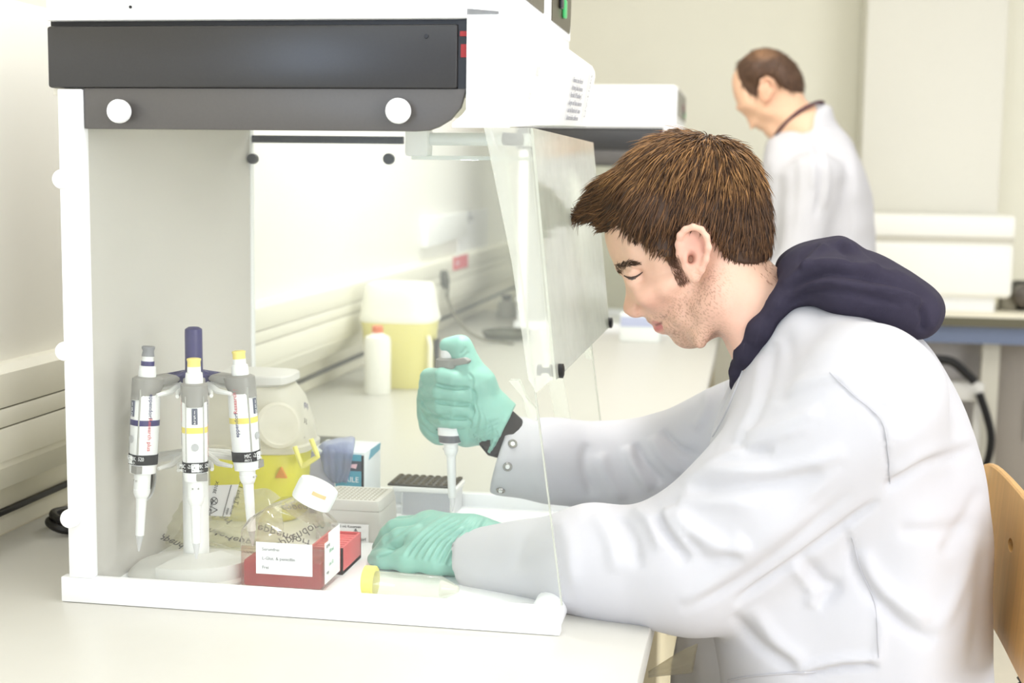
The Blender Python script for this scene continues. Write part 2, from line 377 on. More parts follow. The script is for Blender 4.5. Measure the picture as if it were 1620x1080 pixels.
    for yy, zz, cc, nm in ((1.765, 1.612, 'switch_red', (120, 24, 40)), (1.80, 1.604, 'switch_black', (30, 30, 38)), (1.832, 1.5955, 'switch_green', (70, 190, 110))):
        c = MB(); c.box(-.2538, -.249, yy-.008, yy+.008, zz-.012, zz+.012, .002); c.build('rocker_switch', mat(cc, nm, .3, .6), face)
    for k in range(3):
        for j in range(5):
            text('-', .008, (-.2535, 1.690+k*.014, 1.572+j*.016), (0, 1, 0), (0, 0, 1), GINK, face)
    # sloping white housing: ends, front, underside lip
    prof = [(-.2915, 1.540), (-.2915, 1.4665), (-.283, 1.4645), (-.2865, 1.451), (-.2955, 1.4395), (-.306, 1.431), (-.306, 1.4265), (-.2475, 1.4265), (-.2335, 1.5035), (-.2245, 1.5175), (-.2305, 1.5275), (-.2565, 1.548), (-.2565, 1.552), (-.2915, 1.552)]
    front = [(-.2915, 1.540), (-.2915, 1.4665), (-.283, 1.4645), (-.2835, 1.430), (-.2775, 1.4265), (-.2315, 1.4475), (-.2200, 1.5150), (-.2215, 1.5235), (-.227, 1.5310), (-.2565, 1.550), (-.2915, 1.552)]
    cheek = [(-.2915, 1.540), (-.2915, 1.4665), (-.283, 1.4645), (-.2865, 1.451), (-.2955, 1.4395), (-.306, 1.431), (-.306, 1.4265), (-.2475, 1.4265), (-.2325, 1.5110), (-.2315, 1.5360), (-.2565, 1.548), (-.2915, 1.552)]
    nn = 10; rings = []
    fa = [(-.2915, 1.545), (-.2915, 1.4265), (-.2475, 1.4265), (-.2325, 1.511), (-.2312, 1.5330), (-.2340, 1.5375), (-.2565, 1.5420)]
    fb = [(-.2915, 1.545), (-.2915, 1.4475), (-.2312, 1.4475), (-.2200, 1.5150), (-.2206, 1.522), (-.2245, 1.5295), (-.2565, 1.5510)]
    for yy, t in ((YN, 0), (YN+.004, .05), (YN+.1, .3), (YN+.25, .6), (YN+.4, .85), (YR-.006, 1), (YR, 1)):
        s = .985 if yy in (YR,) else 1
        rings.append([((a[0]*(1-t)+c[0]*t), yy, (a[1]*(1-t)+c[1]*t)) for a, c in zip(fa, fb)])
    b = MB(); b.loft(rings); b.build('control_housing', WHITE, H)
    b = MB(); b.prism([(-.2915, 1.5390), (-.2915, 1.4665), (-.283, 1.4645), (-.2865, 1.451), (-.2955, 1.4395), (-.306, 1.431), (-.306, 1.4265), (-.2478, 1.4265), (-.2328, 1.511), (-.2315, 1.5330), (-.2345, 1.5390)], YN-.001, YN+.006, 'Y', .0008); b.build('cheek_plate', WHITE, H)
    # fine writing on the sloping front
    def slope(y, k):                                   # point on the front face, k from bottom to top
        t = min(1, max(0, (y-YN)/.5)); a = (-.2475+(-.2312+.2475)*t, 1.4265+.021*t); c = (-.2325+.0125*t, 1.511+.004*t)
        return Vector((a[0]+(c[0]-a[0])*k+.0030, y, a[1]+(c[1]-a[1])*k))
    upv = slope(1.8, 1)-slope(1.8, 0)
    for k in range(6):
        text(['Schutzscheibe schliessen', 'nur bei Betrieb der Lampe', 'Augen und Haut schuetzen', 'Vorsicht UV Strahlung C', 'Achtung beim Arbeiten', 'Hinweis zum Betrieb'][k], .0092, slope(1.722, .12+k*.125), slope(1.85, .4)-slope(1.722, .4), upv, mat('label_grey', (168, 168, 174), .7), H, squash=1.0)
    text('UV-Licht', .016, slope(1.868, .16), upv, (0.02, -1, 0), MATS['label_grey'], H)
    text('10', .016, slope(1.475, .66), (0.03, 1, 0), upv, LGREY, H); text('O', .01, slope(1.46, .36), (0.03, 1, 0), upv, LGREY, H)
    # knobs that clamp the clear sides
    for x, z, rr in ((-.663, 1.4405, .0125), (-.360, 1.4425, .0130), (-.7285, 1.3685, .0105), (-.7300, 1.1835, .0105), (-.7290, .9985, .0105)):
        for yy, sgn, mm in ((YN-.001, -1, WHITE), (YR-.012, -1, BLACK)):
            if mm is BLACK and x < -.72: continue
            q = rr if mm is WHITE else rr*.6
            b = MB(); b.lathe([(q*.6, 0), (q*.6, .003), (q*.96, .0035), (q, .006), (q, .011), (q*.9, .0135), (q*.5, .0145)], (x if mm is WHITE else x+(-.041 if x < -.6 else -.145), yy, z if mm is WHITE else z-.042), (0, sgn, 0), 28); b.build('clamp_knob', mm, H)
    # clear side panels with slanted front edge
    side = [(-.7360, .929), (-.1868, .929), (-.2565, 1.424), (-.7360, 1.424)]
    for y0 in (YN-.0005+.0145, YR-.010):
        b = MB(); b.prism(side, y0, y0+.004, 'Y'); p = b.build('side_panel', PANE, H)
        e = MB(); e.prism([(-.1872, .929), (-.1856, .929), (-.2553, 1.424), (-.2570, 1.424)], y0-.0003, y0+.0043, 'Y'); e.build('panel_edge', EDGE, p)
    e = MB(); e.prism([(-.243, .93), (-.221, .93), (-.268, 1.165), (-.290, 1.165)], YR-.016, YR-.0125, 'Y'); e.build('stiffener', SHIELD, H)
    # hinged clear shield: sheet, two flanges, hinge and thumb knobs
    S0, S1 = (-.2265, 1.4265), (-.1985, 1.172)
    b = MB(); b.prism([S0, (S0[0]+.004, S0[1]), (S1[0]+.004, S1[1]), S1], YN-.006, YR+.006, 'Y'); sh = b.build('shield', SHIELD, H)
    for y0 in (YN-.0065, YR+.002):
        b = MB(); b.prism([(-.2715, 1.4265), (-.2265, 1.4265), (-.1985, 1.172), (-.2135, 1.158), (-.2225, 1.172), (-.241, 1.29)], y0, y0+.004, 'Y'); b.build('shield_flange', SHIELD, sh)
    e = MB(); e.prism([(-.2240, 1.4265), (-.2215, 1.4265), (-.1935, 1.172), (-.1960, 1.172)], YN-.0062, YR+.0062, 'Y'); e.build('shield_edge', EDGE, sh)
    for yy in (YN+.012, YR-.03):
        b = MB(); b.lathe([(.0045, 0), (.0065, .001), (.0065, .021), (.0045, .022)], (-.256, yy, 1.416), (1, 0, -.05), 18); b.build('hinge_roller', BLACK, sh)
        b = MB(); b.tube([(-.268, yy, 1.424), (-.262, yy, 1.408), (-.256, yy, 1.400), (-.252, yy, 1.41)], .0018, 8); b.build('hinge_wire', CHROME, sh)
    for yy in (YN+.02, YR+.004):
        b = MB(); b.lathe([(.006, 0), (.006, .004)], (-.217, yy, 1.178), (1, 0, 0), 14); b.lathe([(.003, .004), (.003, .022)], (-.217, yy, 1.178), (1, 0, 0), 10)
        b.lathe([(.004, .012), (.0065, .013), (.0065, .018), (.0045, .0185), (.0045, .020), (.0075, .021), (.0075, .027), (.005, .028)], (-.217, yy, 1.178), (1, 0, 0), 18); b.build('thumb_knob', BLACK, sh)
        b = MB(); b.prism([(-.244, 1.166), (-.236, 1.166), (-.226, 1.128), (-.216, 1.125), (-.216, 1.136), (-.230, 1.150)], yy-.008, yy+.004, 'Y', .001); b.build('latch', SHIELD, sh)
    # tube lamp under the roof
    b = MB(); b.box(-.437, -.407, 1.72, 1.75, 1.402, 1.4585, .004); lamp = b.build('lamp_holder', WHITE, H)
    b = MB(); b.lathe([(.008, 0), (.008, .16)], (-.407, 1.735, 1.424), (1, 0, 0), 16); b.build('lamp_tube', mat('frosted_tube', (232, 236, 236), .2, .5), lamp)
    b = MB(); b.box(-.43, -.26, 1.728, 1.742, 1.398, 1.403); b.build('lamp_guard', EDGE, lamp)
    return H
HOOD = hood()
H2 = copy_tree(HOOD); H2.location.y += 2.90; H2.location.x += .012
H2['label'] = 'second white hood further along the bench, partly hidden behind the seated man'

# ================================================================== things inside the hood
def sup(cx, cy, z, hx, hy, n=32, p=4.0):
    """ring: superellipse at height z"""
    out = []
    for i in range(n):
        a = 2*PI*i/n; c, s = math.cos(a), math.sin(a)
        k = (abs(c)**p + abs(s)**p)**(-1/p); out.append((cx+hx*k*c, cy+hy*k*s, z))
    return out
SHAFT = mat('pipette_white', (243, 243, 242), .35, .5, noise=.008)
TIPM = translucent('tip_milky', (244, 244, 246), (250, 250, 252), .6)
CUFFG = mat('pipette_grey', (150, 147, 142), .4, .45, noise=.02)
def pipette(name, label, button, band, lines, group=None, low=.124, press=0., mainlabel='black'):
    P = thing(name, (0, 0, 0), label, 'pipette', group)
    def ring(z, hx, hy, cy=0, p=2.6): return sup(0, cy, z, hx, hy, 28, p)
    b = MB(); b.loft([ring(-.0775, .0138, .0148), ring(-.04, .0142, .0155), ring(-.004, .0136, .0150), ring(.006, .0105, .0115)]); b.build('body', SHAFT, P)
    # finger hook: a curved grey saddle on top, swept to the back
    b = MB(); b.loft([ring(-.0150, .0085, .004, -.0135, 2), ring(-.010, .0140, .0150, -.001, 2.2), ring(.000, .0152, .0175, .001, 2.4), ring(.0085, .0150, .0190, .003, 2.4), ring(.0105, .0120, .015, .003, 2.4)]); b.build('finger_hook', CUFFG, P)
    b = MB(); b.prism([(-.008, .010), (.012, .010), (.030, .013), (.036, .009), (.034, .005), (.020, .002), (-.008, -.002)], -.0125, .0125, 'X', .002)
    b.build('hook_tail', CUFFG, P)
    b = MB(); b.lathe([(.0095, .006), (.0100, .014), (.0092, .022), (.0070, .023)], n=24); b.build('collar', SHAFT, P)
    h = .023-press
    b = MB(); b.lathe([(.0066, .016), (.0066, h+.006)], n=20)
    if button == 'grey':
        b.mi = 1; b.lathe([(.0075, h-.001), (.0075, h+.005)], n=20)
        b.mi = 0; b.lathe([(.0062, h+.005), (.0062, h+.0105)], n=20)
        b.mi = 2; b.lathe([(.0072, h+.0105), (.0062, h+.0165), (.0075, h+.0195), (.0075, h+.021), (.006, h+.022)], n=20)
    else:
        b.mi = 0; b.lathe([(.0078, h-.004), (.0074, h+.006)], n=20)
        b.mi = 2; b.lathe([(.0074, h+.006), (.0072, h+.0115), (.0080, h+.0135), (.0078, h+.0148), (.006, h+.0155)], n=20)
    b.build('push_button', [SHAFT, NAVY, {'grey': mat('button_grey', (136, 136, 140), .4), 'yellow': mat('button_yellow', (246, 226, 130), .4), 'white': SHAFT}[button]], P)
    if band:
        b = MB(); b.loft([ring(-.0445, .01435, .01570), ring(-.038, .01435, .01570)]); b.build('colour_band', {'navy': NAVY, 'yellow': YELP, 'grey': CUFFG}[band], P)
    b = MB(); b.box(-.0032, .0032, -.0164, -.0145, -.0345, -.0165, .0006); w = b.build('volume_window', mat('window_dark', (84, 88, 108), .3, .5), P)
    for k, d in enumerate('152'): text(d, .0058, (0, -.01655, -.0225-k*.0055), (1, 0, 0), (0, 0, 1), PAPER, w, align='CENTER')
    b = MB(); b.lathe([(.0042, 0), (.0042, .0006)], (0, -.0158, -.060), (0, -1, 0), 18); b.build('round_mark', mat('mark_grey', (186, 186, 188), .5), P)
    # seam between front and side shells, side writing
    for sx in (-1, 1):
        b = MB(); b.box(sx*.0098-.0006, sx*.0098+.0006, -.0136, -.0118, -.077, -.003); b.build('seam', GREYP, P)
        d = (0, 0, -1) if sx > 0 else (0, 0, 1); x = sx*.0144
        z = -.008 if sx > 0 else -.060; yy = -.0035 if sx > 0 else -.0005
        text('eppendorf', .0068, (x, yy, z), d, (0, sx*(-1)*(-1 if sx > 0 else 1)*1.0*(1), 0) if False else ((0, 1, 0) if sx > 0 else (0, 1, 0)), NAVI, P, mirror=False) if False else None
        upd = Vector((sx, 0, 0)).cross(Vector(d))
        text('eppendorf', .0068, (x, yy, z), d, upd, NAVI, P)
        text('Research plus', .0068, (x, yy, z+(-.027 if sx > 0 else .027)), d, upd, REDI, P)
    # identification sleeve
    b = MB(); b.loft([ring(-.0890, .0142, .0156), ring(-.0775, .0144, .0158)]); lb = b.build('label_sleeve', INK if mainlabel == 'black' else PAPER, P)
    if mainlabel == 'black':
        u = Vector((0, 0, 1))
        for ang, t1 in ((0, 0), (38, 1), (-38, 1)):
            a = math.radians(ang); rr = .0160
            nrm = Vector((math.sin(a), -math.cos(a), 0)); rt = Vector((math.cos(a), math.sin(a), 0)); o = nrm*rr
            if t1 == 0:
                c = MB(); q = [o-rt*.0042-u*.0879, o+rt*.0042-u*.0879, o+rt*.0042-u*.0786, o-rt*.0042-u*.0786]; c.quad(*q); c.build('white_label', PAPER, lb, smooth=0)
                for k in range(3): text('. 4 .' if k % 2 else '= : .', .0032, o+nrm*.0003-rt*.0034-u*(.0812+k*.0028), rt, u, INK, lb)
            else:
                text(lines[0], .0064, o-rt*.0092-u*.0838, rt, u, PAPER, lb, squash=.75); text(lines[1], .0040, o-rt*.0092-u*.0880, rt, u, PAPER, lb, squash=.8)
    else:
        u = Vector((0, 0, 1))
        for k in range(3): text(['BIOLOGIE', 'eppe 0470319', 'Nr. 17'][k], .0034, (-.011, -.0163, -.0810-k*.0033), (1, 0, 0), u, INK, lb)
    b = MB(); b.loft([ring(-.1005, .0100, .0105), ring(-.0995, .0126, .0138), ring(-.0890, .0136, .0148)]); b.mi = 1; b.prism(rrect(.001, .0133, -.0985, -.0900, .001), -.0150, -.008, 'Y') if mainlabel == 'black' else b.loft([ring(-.0985, .0131, .0143), ring(-.0890, .0139, .0151)])
    b.build('ejector_ring', [SHAFT, CUFFG if mainlabel == 'black' else mat('ring_dark_grey', (104, 104, 110), .4)], P)
    b = MB(); b.lathe([(.0094, -.0990), (.0092, -low+.006), (.0097, -low+.0055), (.0092, -low+.001), (.0076, -low-.003), (.0064, -low-.0045)], n=24); b.mi = 1
    b.box(-.004, -.0022, -.0099, -.0080, -.109, -.107); b.box(.0022, .004, -.0099, -.0080, -.109, -.107); b.build('lower_part', [SHAFT, GREYP], P)
    b = MB(); b.lathe([(.0064, -low-.004), (.0060, -low-.010), (.0054, -.150), (.0050, -.1715), (.0034, -.1725)], n=20); b.build('tip_cone', SHAFT, P)
    b = MB(); b.lathe([(.0046, -.168), (.0042, -.173), (.0026, -.182), (.0010, -.190)], n=16); b.build('tip', TIPM, P)
    return P
# ---- turntable stand with three pipettes
CX, CY = -.634, 1.512
SWING = math.degrees(math.atan2(-CX, CY)); A0 = -90+SWING
ST = thing('pipette_stand', (CX, CY, FZ), 'white round pipette stand with navy grip inside the foreground hood', 'stand')
b = MB(); b.lathe([(.078, 0), (.078, .003), (.070, .010), (.04, .017), (.0, .019)], (CX, CY, FZ), n=48, cap=False); b.build('foot', LGREY, ST)
pts = []
for i in range(17):
    a = math.radians(A0-38+i*5.6); pts.append((CX+.074*math.cos(a), CY+.074*math.sin(a)))
b = MB()
inner = [(CX+.030*math.cos(math.radians(A0-38+i*5.6)), CY+.012+.030*math.sin(math.radians(A0-38+i*5.6))) for i in range(17)]
rg = [[(o[0], o[1], FZ+.003), (o[0], o[1], FZ+.0235), (i_[0], i_[1], FZ+.027), (i_[0], i_[1], FZ+.003)] for o, i_ in zip(pts, inner)]
b.loft(rg); b.build('front_block', LGREY, ST)
b = MB(); b.lathe([(.0165, .014), (.0150, .022), (.0146, .195), (.0155, .20)], (CX, CY, FZ), n=32); b.build('column', OFFWH, ST)
b = MB(); b.lathe([(.0105, .195), (.0100, .262), (.0100, .285), (.0098, .288), (.006, .2905), (.0, .291)], (CX, CY, FZ), n=32, cap=False); b.build('grip', NAVY, ST)
b = MB(); b.lathe([(.021, .2275), (.020, .235), (.012, .240)], (CX, CY, FZ), n=32); b.mi = 1
for k in (0, 1, 2, 3, 4, 5):
    a = math.radians(A0+60*k); c, s = math.cos(a), math.sin(a); b.mi = 1 if k in (0,) else 0
    b.tube([(CX+.012*c, CY+.012*s, FZ+.236), (CX+.036*c, CY+.036*s, FZ+.2335)], [.004, .0012], 8)
b.build('hub', [NAVY, NAVY], ST)
for lev, mm, zz in ((0, OFFWH, .2265), (1, LGREY, .1425)):
    for k in range(6):
        a = math.radians(A0+60*k); c, s = math.cos(a), math.sin(a); t = Vector((-s, c, 0)); r0 = Vector((c, s, 0)); o = Vector((CX, CY, FZ+zz))
        b = MB()
        for sg in (-1, 1):
            b.tube([o+r0*.012, o+r0*.028+t*sg*.009+Vector((0, 0, -.003)), o+r0*.040+t*sg*.0175+Vector((0, 0, -.006)), o+r0*.058+t*sg*.0185+Vector((0, 0, -.008))], [.004, .004, .0035, .0022], 8)
        b.build('upper_arm' if lev == 0 else 'lower_arm', mm, ST)
PIPS = [('pipette', 'pipette with a grey push button and navy band in the stand', 'grey', 'navy', ('MIC 520', 'PRO 3'), -1),
        ('pipette', 'pipette at the front of the stand facing the camera, yellow button and band', 'yellow', 'yellow', ('MIC 521', 'PRO 4'), 0),
        ('pipette', 'pipette with yellow button in the stand beside the yellow sharps container', 'yellow', 'yellow', ('MIC 522', 'PRO 2'), 1)]
for nm, lb, bt, bd, ln, k in PIPS:
    p = pipette(nm, lb, bt, bd, ln, 'pipettes hanging in the stand', low=.112 if k == 1 else .124)
    a = math.radians(A0+60*k); c, s = math.cos(a), math.sin(a)
    p.location = (CX+.0605*c, CY+.0605*s, FZ+.2275 - (.004 if k == 0 else 0))
    p.rotation_euler = (Matrix.Rotation(math.radians(SWING+60*k), 3, 'Z') @ Matrix.Rotation(math.radians(-4 if k else -1), 3, 'X')).to_euler()
# ---- sharps container
YEL = mat('container_yellow', (226, 219, 70), .4, .5, noise=.02)
MILK = translucent('container_milky', (244, 241, 230), (252, 252, 246), .95)
K = at(268, 760, 1.80)[0]; K2 = at(490, 740, 1.80)[0]; kx, hx = (K+K2)/2, (K2-K)/2; ky = 1.80
SHC = thing('sharps_container', (kx, ky, FZ), 'yellow sharps container with milky white top behind the pipette stand', 'container')
b = MB(); b.loft([sup(kx, ky, FZ+z, hx*q, .056*q, 40, 4) for z, q in ((0, .86), (.003, .90), (.05, .95), (.092, .98), (.0935, .97))]); b.build('tub', YEL, SHC)
b = MB(); b.loft([sup(kx+dx, ky, FZ+z, hx*q, .057*q2, 40, 4) for z, q, q2, dx in ((.0945, 1.0, 1.0, 0), (.096, 1.06, 1.06, 0), (.104, 1.07, 1.07, 0), (.106, 1.03, 1.02, 0), (.130, 1.0, .98, 0), (.165, .92, .92, -.004), (.182, .84, .9, -.010), (.185, .80, .86, -.011))]); up = b.build('cover', MILK, SHC)
b = MB(); b.loft([sup(kx-.004, ky-.004, FZ+z, hx*q, .056*q, 36, 5) for z, q in ((.1845, .78), (.188, .84), (.197, .84), (.199, .81))]); b.build('hinged_lid', LGREY, SHC)
fx, fy, fz = kx+hx*.74, ky-.048, FZ+.135
b = MB(); b.lathe([(.026, 0), (.031, .002), (.031, .004), (.027, .006), (.024, .0045), (.0, .0045)], (fx, fy-.006, fz), (.62, -.72, .28), 36, cap=False); b.build('round_closure', MILK, SHC)
for q in range(3): text(['(01)', '3 L', '-'][q], .010, (kx+hx*1.0+.002, ky-.030, FZ+.158-q*.022), (.05, .9, -.35), (-.1, .3, 1), NAVI if q == 0 else INK, SHC)
hb = at(468, 712, 1.742); b = MB(); hp = [at(*p, 1.735) for p in ((466, 706), (478, 738), (503, 722), (492, 694))]
b.tube([hp[0], hp[0]*.2+hp[1]*.8, hp[1], hp[1]*.85+hp[2]*.15, hp[1]*.2+hp[2]*.8, hp[2], hp[2]*.8+hp[3]*.2, hp[3]], .0034, 8); b.build('handle', mat('handle_yellow', (240, 234, 130), .4, .5), SHC)
hz = Vector((kx+hx*.78, ky-.0535, FZ+.072)); b = MB(); b.prism([(hz.x-.008, hz.z-.008), (hz.x+.008, hz.z-.008), (hz.x, hz.z+.007)], hz.y-.0008, hz.y+.004); b.build('warning_sign', mat('sign_orange', (224, 150, 60), .6), SHC)
# ---- printed clear bag slumped against the container
BAGM = clear('crinkled_film', (250, 249, 240), .27, (244, 241, 226), .08, 2.2, 1.5)
bgl, bgr = at(212, 850, 1.63)[0], at(446, 850, 1.63)[0]; BGH = at(400, 768, 1.68)[2]-FZ-.012; bc = np.array([(bgl+bgr)/2, 1.655, FZ]); rng = random.Random(4)
def bagpt(u, v, side):
    # u across, v up; a slumped pillow leaning back
    w = (bgr-bgl)/2*(1-.10*v) ; x = bc[0]+(u-.5)*2*w*(1+.05*math.sin(5*v)); z = FZ+.004+BGH*v+.007*math.sin(9*u+1)*v+.003*math.sin(23*u)*v
    e = (1-(2*u-1)**4)*(1-(2*v-1)**4)
    th = .024*e*(1.25-.6*v)+.001
    wr = .004*math.sin(23*u+9*v)+.0035*math.sin(31*v-14*u+2)+.003*math.sin(47*u+37*v)
    y = bc[1]-.048+.068*v + side*th + wr*e*.7
    return (x, y, z)
nu, nv = 44, 36
b = MB(); ga = [[b.bm.verts.new(bagpt(i/nu, j/nv, -1)) for i in range(nu+1)] for j in range(nv+1)]; gb = [[b.bm.verts.new(bagpt(i/nu, j/nv, 1)) for i in range(nu+1)] for j in range(nv+1)]
for j in range(nv):
    for i in range(nu):
        b.bm.faces.new((ga[j][i], ga[j][i+1], ga[j+1][i+1], ga[j+1][i])); b.bm.faces.new((gb[j][i+1], gb[j][i], gb[j+1][i], gb[j+1][i+1]))
BAG = tag(b.build('plastic_bag', BAGM, smooth=180), 'clear printed plastic bag slumped behind the pipette stand', 'bag')
def bagtext(s, u, v, ang, size, m=None, mirror=True):
    p = Vector(bagpt(u, v, -1)); pu = Vector(bagpt(u+.05, v, -1)); pv = Vector(bagpt(u, v+.05, -1)); ru = (pu-p).normalized(); rv = (pv-p).normalized()
    nrm = ru.cross(rv).normalized(); p = p+nrm*.0062; a = math.radians(ang)
    r = ru*math.cos(a)+rv*math.sin(a); up_ = -ru*math.sin(a)+rv*math.cos(a)
    text(s, size, p, r, up_, m or mat('bag_print', (44, 38, 50), .7), BAG, mirror=mirror)
for s, u, v, a in (('eppendorf', .34, .87, 166), ('eppendorf', .40, .50, 160), ('eppendorf', .24, .20, 155), ('eppendorf', .86, .42, 158), ('eppendorf', .74, .22, 152), ('eppendorf', .98, .80, 196), ('eppendorf', .97, .10, 214), ('eppendorf', .66, .10, 190)):
    bagtext(s, u, v, a, .0165)
p0 = [at(*p, 1.600) for p in ((318, 768), (378, 766), (364, 817), (322, 815))]
b = MB(); q = [Vector(p) for p in p0]; b.quad(q[3], q[2], q[1], q[0]); PL = b.build('paper_label', PAPER, BAG, smooth=0)
e1 = (q[1]-q[0]).normalized(); dn = (q[3]-q[0]).normalized(); nn_ = Vector((0, -1, 0)); tu = (q[2]-q[1]).normalized()*-1
for s, fx_, fy_, sz in (('Tubes 1.5', .84, .62, .0075), ('PCR clean', .12, .98, .005), ('Art.-Nr. 0030', .70, .98, .0042), ('eppe', .60, .98, .0045), ('3810X', .30, .25, .006)):
    o = q[0]+(q[1]-q[0])*fx_+(q[3]-q[0])*fy_+nn_*.0012; text(s, sz, o, tu, Vector((0, -1, 0)).cross(tu)*-1, INK, PL)
b = MB(); l0, l1 = q[0]+(q[1]-q[0])*.80+nn_*.001, q[3]+(q[2]-q[3])*.72+nn_*.001; b.quad(l0, l0+e1*.0009, l1+e1*.0009, l1); b.build('rule', INK, PL, smooth=0)
cc = q[0]+(q[1]-q[0])*.32+(q[3]-q[0])*.52+nn_*.001
b = MB(); b.tube([cc+e1*.0045*math.cos(t)+Vector((0, 0, .0045))*math.sin(t) for t in [i*PI/10 for i in range(21)]], .0004, 4); b.tube([cc+e1*.003+Vector((0, 0, .003)), cc-e1*.003-Vector((0, 0, .003))], .0004, 4); b.tube([cc-e1*.003+Vector((0, 0, .003)), cc+e1*.003-Vector((0, 0, .003))], .0004, 4)
c2 = cc+Vector((-.001, 0, -.0115)); b.tube([c2+e1*.005, c2-e1*.0035+Vector((0, 0, .0045)), c2-e1*.0035-Vector((0, 0, .0045)), c2+e1*.005], .0005, 4); b.build('symbols', INK, PL)
# ---- square flask with pink medium
FLX0, FLX1, FY0, FY1 = -.5615, -.4640, 1.462, 1.530
FLK = thing('culture_flask', ((FLX0+FLX1)/2, (FY0+FY1)/2, FZ), 'clear square flask of pink medium with tilted white cap and paper label', 'flask')
GL = clear('flask_plastic', (251, 249, 244), .05, (240, 230, 215), .03, 1.5, 1.5)
out = [(FLX0, FZ), (FLX1, FZ), (FLX1, FZ+.066), (FLX1-.008, FZ+.073), (-.500, FZ+.092), (-.515, FZ+.095), (-.532, FZ+.093), (FLX0+.010, FZ+.080), (FLX0, FZ+.066)]
b = MB(); b.prism(out, FY0, FY1, 'Y', .005, 3); b.build('body', GL, FLK)
liqm = mat('pink_medium', (206, 82, 92), .15, .5, noise=.06, nscale=20)
b = MB(); b.prism([(FLX0+.003, FZ+.002), (FLX1-.003, FZ+.002), (FLX1-.003, FZ+.0325), (FLX0+.003, FZ+.0325)], FY0+.003, FY1-.003, 'Y', .003); b.build('medium', clear('medium_liquid', (232, 140, 140), .58, (226, 106, 112), .05, .6), FLK)
na = Vector((.42, .12, .90)).normalized(); nb = Vector((-.4965, 1.500, FZ+.0800))
b = MB(); b.lathe([(.027, -.002), (.021, .005), (.0182, .008), (.0182, .013), (.020, .0135), (.020, .0155), (.0182, .016), (.017, .026)], nb, na, 32); b.build('neck', GL, FLK)
b = MB(); prof = [(.0195, .0140), (.0232, .0145), (.0240, .018), (.0240, .034), (.0228, .0388), (.019, .0408), (.0, .0418)]; b.lathe(prof, nb, na, 48, cap=False); cap = b.build('cap', WHITE, FLK)
cs = Vector((.15, -1, 0)); cs = (cs-na*cs.dot(na)).normalized(); cr2 = na.cross(cs)*-1; so = nb+na*.032+cs*.0242
if cr2.x < 0: cr2 = -cr2
t1 = Vector((.88, -.2, -.40)); t1 = (t1-na*t1.dot(na)).normalized(); t2 = na.cross(t1); cpos = nb+na*.0482-t2*.004-t1*.002
b = MB(); ring_ = lambda s_, h_: nb+na*h_+(cs*math.cos(s_)+cr2*math.sin(s_))*.0242
b.loft([[ring_(-.10+.12*i_, .0290) for i_ in range(7)], [ring_(-.10+.12*i_, .0335) for i_ in range(7)]], False, False, False); b.build('orange_sticker', mat('sticker_orange', (244, 196, 140), .6), cap, smooth=0)
lx0, lx1 = at(405, 880, FY0-.0008)[0], at(494, 880, FY0-.0008)[0]; lz0, lz1 = at(450, 909, FY0)[2], at(450, 859, FY0)[2]
b = MB(); b.box(lx0, lx1, FY0-.0010, FY0-.0002, lz0, lz1); lab = b.build('front_label', PAPER, FLK, smooth=0)
for k, s in enumerate(('Serumfrei', 'L-Glut. & penicillin', 'Frei')): text(s, .0052, (lx0+.0072, FY0-.0013, lz1-.0095-k*.0105), (1, 0, 0), (0, 0, 1), GINK, lab)
b = MB(); b.prism([(FY0+.008, FZ+.008), (FY1-.004, FZ+.008), (FY1-.004, FZ+.064), (FY0+.022, FZ+.064), (FY0+.022, FZ+.055), (FY0+.008, FZ+.055)], FLX1+.0002, FLX1+.001, 'X'); lab = b.build('side_label', PAPER, FLK, smooth=0)
for k, s in enumerate(('RPMI', '500 ml', '', 'Lot 12', 'exp.', '')): text(s, .006, (FLX1+.0012, FY0+.012+(k % 2)*.01, FZ+.048-k*.0075), (0, 1, 0), (0, 0, 1), mat('green_ink', (150, 186, 168), .7) if k % 2 else GINK, lab)
# ---- red rack
REDP = mat('red_rack_plastic', (222, 84, 88), .4, .5, noise=.03)
rx1 = atz(542, 912, FZ)[0]-.002; rx0 = rx1-.040; ry0, ry1 = 1.536, atz(563, 881, FZ)[1]
RR = thing('tube_rack', ((rx0+rx1)/2, (ry0+ry1)/2, FZ), 'red slotted tube rack behind the flask', 'rack')
b = MB(); b.box(rx0, rx1, ry0, ry1, FZ, FZ+.004); b.box(rx1-.0025, rx1, ry0, ry1, FZ, FZ+.032); b.box(rx0, rx0+.0025, ry0, ry1, FZ, FZ+.032); b.box(rx0, rx1, ry1-.0025, ry1, FZ, FZ+.032); b.box(rx0, rx1, ry0, ry0+.0025, FZ, FZ+.032); b.build('box', REDP, RR)
for k in range(7):
    y = ry0+.010+k*(ry1-ry0-.02)/6.0
    b = MB(); b.box(rx0+.0025, rx1-.0025, y-.004, y+.004, FZ+.023, FZ+.030, .001); b.build('crossbar', REDP, RR)
